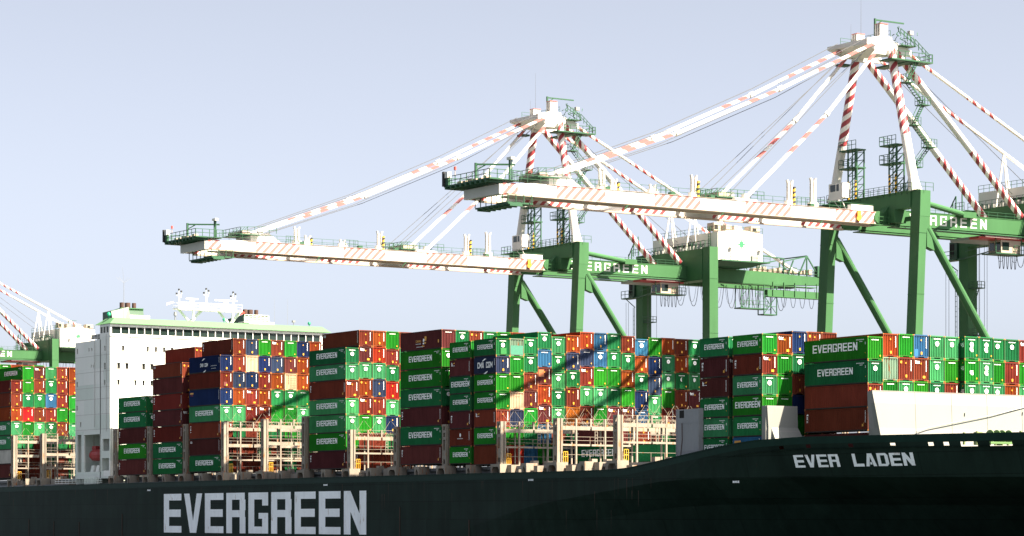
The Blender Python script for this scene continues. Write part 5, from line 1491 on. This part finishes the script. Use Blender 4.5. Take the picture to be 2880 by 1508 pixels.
    cp(m, "house_walkway", M_CGRAIL, mh)
    m = MB()
    for (y0, y1, x0, h) in ((31.8, 33.3, 6.5, 1.3), (33.8, 35.0, 7.5, .9), (37.2, 38.8, 5.5, 1.1), (39.5, 41.5, 7.5, 1.0), (35.4, 36.6, 3.5, 1.0)): m.box(x0, x0 + 2.0, y0, y1, 43.7, 43.8 + h)
    for (y0, y1, x0, h) in ((31.9, 32.6, 8.52, .8), (39.8, 40.6, 9.52, .5)): m.box(x0, x0 + .02, y0, y1, 43.9, 43.9 + h, 1)
    cp(m, "roof_unit", [M_BEIGE, M_DARK], mh)
    m = MB()
    for (y, z0, z1) in ((34.3, 38.4, 40.5), (40.9, 38.4, 40.3)): m.bar((B[0] + .3, y, z0), (B[0] + .3, y, z1), .10); m.box(B[0] + .1, B[0] + .5, y - .3, y + .3, z1, z1 + .15)
    m.box(B[0] + .05, B[0] + .3, 39.2, 40.3, 38.4, 39.4)
    cp(m, "house_fitting", M_CGREY, mh)
    m = MB(); rnd = random.Random(21)
    for i in range(46):
        x = rnd.uniform(-9.5, 7); p = Vector((x, 30.6 + rnd.random() * .8, 40.3 + rnd.random() * 1.2)); m.bar(p, p + Vector((rnd.uniform(-1.0, 1.0), 0, rnd.uniform(-.8, .8))), .10)
    for i in range(14): x = -7.5 + i * 1.05; m.box(x, x + .5, 30.2, 30.9, 40.25, 40.7 + rnd.random() * .5, 1)
    m.box(-3, 3, 30.9, 31.4, 41.4, 41.6, 2)
    for (a, b) in (((-11.6, 28.6, 40.4), (-11.6, 28.6, 42.8)), ((-13.2, 28.6, 40.6), (-11.6, 28.6, 42.8)), ((-13.2, 28.6, 38.5), (-13.2, 28.6, 41)), ((-10.2, 28.6, 40.4), (-10.2, 28.6, 44.0)), ((-12.3, 28.6, 38.5), (-12.3, 28.6, 42))): m.bar(a, b, .14)
    m.box(-13.3, -9.1, 28.0, 30.4, 38.35, 38.5); railing(m, (-13.3, 28.0, 38.5), (-9.1, 28.0, 38.5), 1.2, 4, 2, .07); railing(m, (-11.2, 28.0, 40.4), (-9.1, 28.0, 40.4), 1.2, 2, 2, .07)
    m.bar((-9.0, 27.6, 37.0), (-6.6, 27.6, 39.6), .12); m.bar((-8.4, 27.6, 37.0), (-6.0, 27.6, 39.6), .12)
    for i in range(5): m.bar((-8.8 + i * .5, 27.6, 37.2 + i * .55), (-8.2 + i * .5, 27.6, 37.2 + i * .55), .08)
    cp(m, "portal_machinery", [M_CGRAIL, M_CGREY, M_BLACK])
    # trolley, operator cab, festoon cables
    m = MB(); m.box(-3.6, 4.2, 20.0, 27.5, 34.35, 34.8); m.box(2.2, 4.3, 18.5, 28.2, 34.2, 34.5, 1); cp(m, "trolley", [M_CGREY, M_LIFE])
    m = MB(); m.box(1.6, 4.4, 23.0, 27.0, 32.3, 34.2)
    co = cp(m, "operator_cab", M_BEIGE)
    m = MB(); m.box(1.9, 2.9, 22.96, 22.99, 32.7, 33.9); m.box(3.1, 4.2, 22.96, 22.99, 32.7, 33.9); m.box(4.41, 4.44, 23.2, 24.6, 32.7, 33.9); cp(m, "cab_window", M_GLASS, co)
    m = MB(); m.box(1.4, 4.6, 21.8, 27.4, 32.1, 32.25); railing(m, (4.6, 25.5, 32.25), (4.6, 28.5, 32.25), 1.2, 3, 2, .08); m.box(2, 4.6, 27, 28.5, 32.1, 32.25)
    for y in (21.9, 27.2): m.bar((4.4, y, 32.2), (4.4, y, 34.4), .10)
    cp(m, "cab_walkway", M_CGRAIL, co)
    m = MB()
    def loop(y0, y1, dep, x=2.4, r=.05, z=34.7):
        n = 10; P_ = []
        for i in range(n + 1):
            t = i / n; P_.append((x, y0 + (y1 - y0) * t, z - dep * (1 - (2 * t - 1) ** 4) ** 1.0 if False else z - dep * (1 - abs(2 * t - 1) ** 2.6)))
        m.path(P_, r, 5)
    for i in range(5): loop(24.3 + i * .8, 24.9 + i * .8, 4.6)
    ycur = 27.8
    for i in range(9):
        wv = 2.3; loop(ycur, ycur + wv, 4.2, 2.4); loop(ycur + .2, ycur + wv - .1, 3.0, -2.0, .03); ycur += wv + .6
    for i in range(4): loop(51.4 + i * 2.2, 53.0 + i * 2.2, 3.6, 3.2, .045)
    for i in range(6): y = 42.2 + i * .75; m.bar((2.6, y, 34.7), (2.6, y + .2, 31.2), .07)
    cp(m, "festoon_cable", M_BLACK)
    # service cradle and maintenance beam slung under the rear girder
    m = MB()
    m.box(2.2, 4.2, 41.3, 47.6, 30.4, 30.6); railing(m, (4.2, 41.3, 30.6), (4.2, 47.6, 30.6), 1.3, 7, 2, .07)
    for y in (41.5, 43.3): 
        for x in (2.3, 4.1): m.bar((x, y, 30.5), (x, y, 34.7), .13)
    m.bar((4.1, 41.5, 30.5), (4.1, 43.3, 32.5), .08); m.bar((4.1, 41.5, 32.5), (4.1, 43.3, 34.5), .08)
    for y in (46.6, 49.6):
        for x in (2.6, 4.3): m.bar((x, y, 29.5), (x, y, 36.0), .16)
    m.box(2.6, 4.3, 46.5, 49.7, 29.4, 29.6); m.bar((4.3, 46.6, 29.6), (4.3, 49.6, 33.0), .10); m.bar((4.3, 49.6, 29.6), (4.3, 46.6, 33.0), .10)
    for z in (31, 33): m.bar((4.3, 46.6, z), (4.3, 49.6, z), .1)
    railing(m, (4.3, 44.6, 32.6), (4.3, 46.6, 32.6), 1.2, 2, 2, .08)
    cp(m, "service_cradle", M_CGRAIL)
    m = MB(); m.box(3.4, 4.4, 47.4, 60.0, 32.9, 34.1); m.box(3.2, 4.6, 47.4, 60.0, 32.8, 32.9)
    for i in range(5): y = 48.6 + i * 2.6; m.bar((4.5, y, 32.9), (4.5, y, 35.6), .14)
    cp(m, "maintenance_beam", M_CGREEN)
    # elevator, platforms and stairs on the landside-left leg
    m = MB(); x0 = -11.6
    m.box(-14.8, -9.5, 28.4, 28.7, 32.7, 32.9) ; m.box(-15.0, -11.2, 28.2, 30.0, 32.7, 32.9); railing(m, (-15.0, 28.2, 32.9), (-11.4, 28.2, 32.9), 1.25, 3, 2, .09)
    m.bar((-13.8, 28.4, 32.7), (-11.2, 28.6, 31.0), .12); m.bar((-9.2, 28.3, 32.8), (1.8, 26.5, 33.6), .16); m.bar((-9.2, 28.3, 33.9), (1.8, 26.5, 34.5), .10)
    z = 28.0
    for k in range(6):
        m.box(-8.9, -7.0, 28.9, 30.4, z, z + .15); railing(m, (-7.0, 28.9, z), (-7.0, 30.4, z), 1.1, 2, 2, .08); railing(m, (-8.9, 28.8, z), (-7.0, 28.8, z), 1.1, 2, 2, .06)
        for s in (0, 1): m.bar((-7.3 + s * .0, 28.95 + s * .5, z), (-8.8, 28.95 + s * .5, z - 3.6), .10)
        for i in range(8): t = i / 8; m.box(-7.3 - 1.5 * t - .12, -7.3 - 1.5 * t + .12, 28.95, 29.5, z - 3.6 * t - .03, z - 3.6 * t + .03)
        z -= 7.4
    for x in (-11.35, -11.75): m.bar((x, 28.6, -10), (x, 28.6, 31), .07)
    zz = -9.0
    while zz < 30: m.bar((-11.35, 28.6, zz), (-11.75, 28.6, zz), .06); zz += .8
    cp(m, "leg_stairs", M_CGRAIL)
    m = MB(); m.box(-13.0, -11.3, 28.5, 30.2, 32.95, 35.6); m.box(-12.9, -11.9, 28.46, 28.5, 33.4, 35.3, 1); cp(m, "lift_cabin", [M_DKGREEN, M_DARK])
    m = MB()
    for (x, y, z1) in ((-13.6, 28.3, 32), (-13.0, 28.4, 32), (-5.0, 29, 34.6), (-4.0, 26.5, 34.6), (-3.1, 25.5, 34.3), (-1.9, 25.5, 34.3)): m.bar((x, y, -10), (x, y, z1), .045)
    cp(m, "hoist_rope", M_ROPE)
    m = MB()
    for s in (-1, 1):
        m.path([(s * 3.6, -2.4, 62.6), (s * 3.1, -19.0, 54.4), (s * 2.5, -37.0, 46.6), (s * 1.9, -57.0, 39.3)], .05, 5)
        m.path([(s * 2.6, -2.4, 61.0), (s * 2.2, -19.0, 52.4), (s * 1.7, -37.0, 44.7), (s * 1.2, -56.0, 38.2)], .045, 5)
        m.tube((s * 2.4, -2.2, 60.8), (s * 3.2, -28, 38.0), .045, None, 5); m.tube((s * 2.0, -2.2, 60.6), (s * 2.6, -30, 38.0), .045, None, 5)
        m.tube((s * 2.0, 4.0, 60.6), (s * 2.2, 33, 41.5), .045, None, 5)
    m.tube((0, -1, 63.2), (0, -1, 70), .03, .012, 5); m.tube((-4.6, 1, 63.0), (-4.6, 1, 66.0), .03, .012, 5)
    cp(m, "boom_rope", M_ROPE)
    return root

craneA = crane_parts()
craneA.location = (-385.0, 47.5, 0)
tag(craneA, "middle crane of the three, its boom reaching left over the container stacks", "crane", "red striped gantry cranes on the quay")
craneB = copy_tree(craneA); craneB.location = (-298.4, 47.5, 0)
tag(craneB, "nearest and tallest crane at the right, with a red striped frame above the bow", "crane", "red striped gantry cranes on the quay")
craneC = copy_tree(craneA); craneC.location = (-675.5, 47.5, 0)
tag(craneC, "farthest crane at the left edge, half hidden behind the white bridge house", "crane", "red striped gantry cranes on the quay")

# ------------------------------------------------------------------ water and quay
m, nt, b = _mat("harbour_water")
b.inputs["Base Color"].default_value = (0.010, 0.022, 0.022, 1); b.inputs["Roughness"].default_value = 0.12
tn = nt.nodes.new("ShaderNodeTexNoise"); tn.inputs["Scale"].default_value = 0.5; tn.inputs["Detail"].default_value = 6
tcn = nt.nodes.new("ShaderNodeTexCoord"); nt.links.new(tcn.outputs["Object"], tn.inputs["Vector"])
bp = nt.nodes.new("ShaderNodeBump"); bp.inputs["Strength"].default_value = 0.6; bp.inputs["Distance"].default_value = 0.3
nt.links.new(tn.outputs[0], bp.inputs["Height"]); nt.links.new(bp.outputs[0], b.inputs["Normal"])
w = MB(); w.face([(-9000, -6000, -16.0), (6000, -6000, -16.0), (6000, 46.0, -16.0), (-9000, 46.0, -16.0)])
wo_ = w.build("water", m); tag(wo_, kind="structure")
q = MB()
q.box(-9000, 6000, 46.0, 9000, -22, -11.6)
qo = q.build("ground", weathered("quay_concrete", (0.06, 0.058, 0.055), .8, .2, .1, scale=.2)); tag(qo, kind="structure")
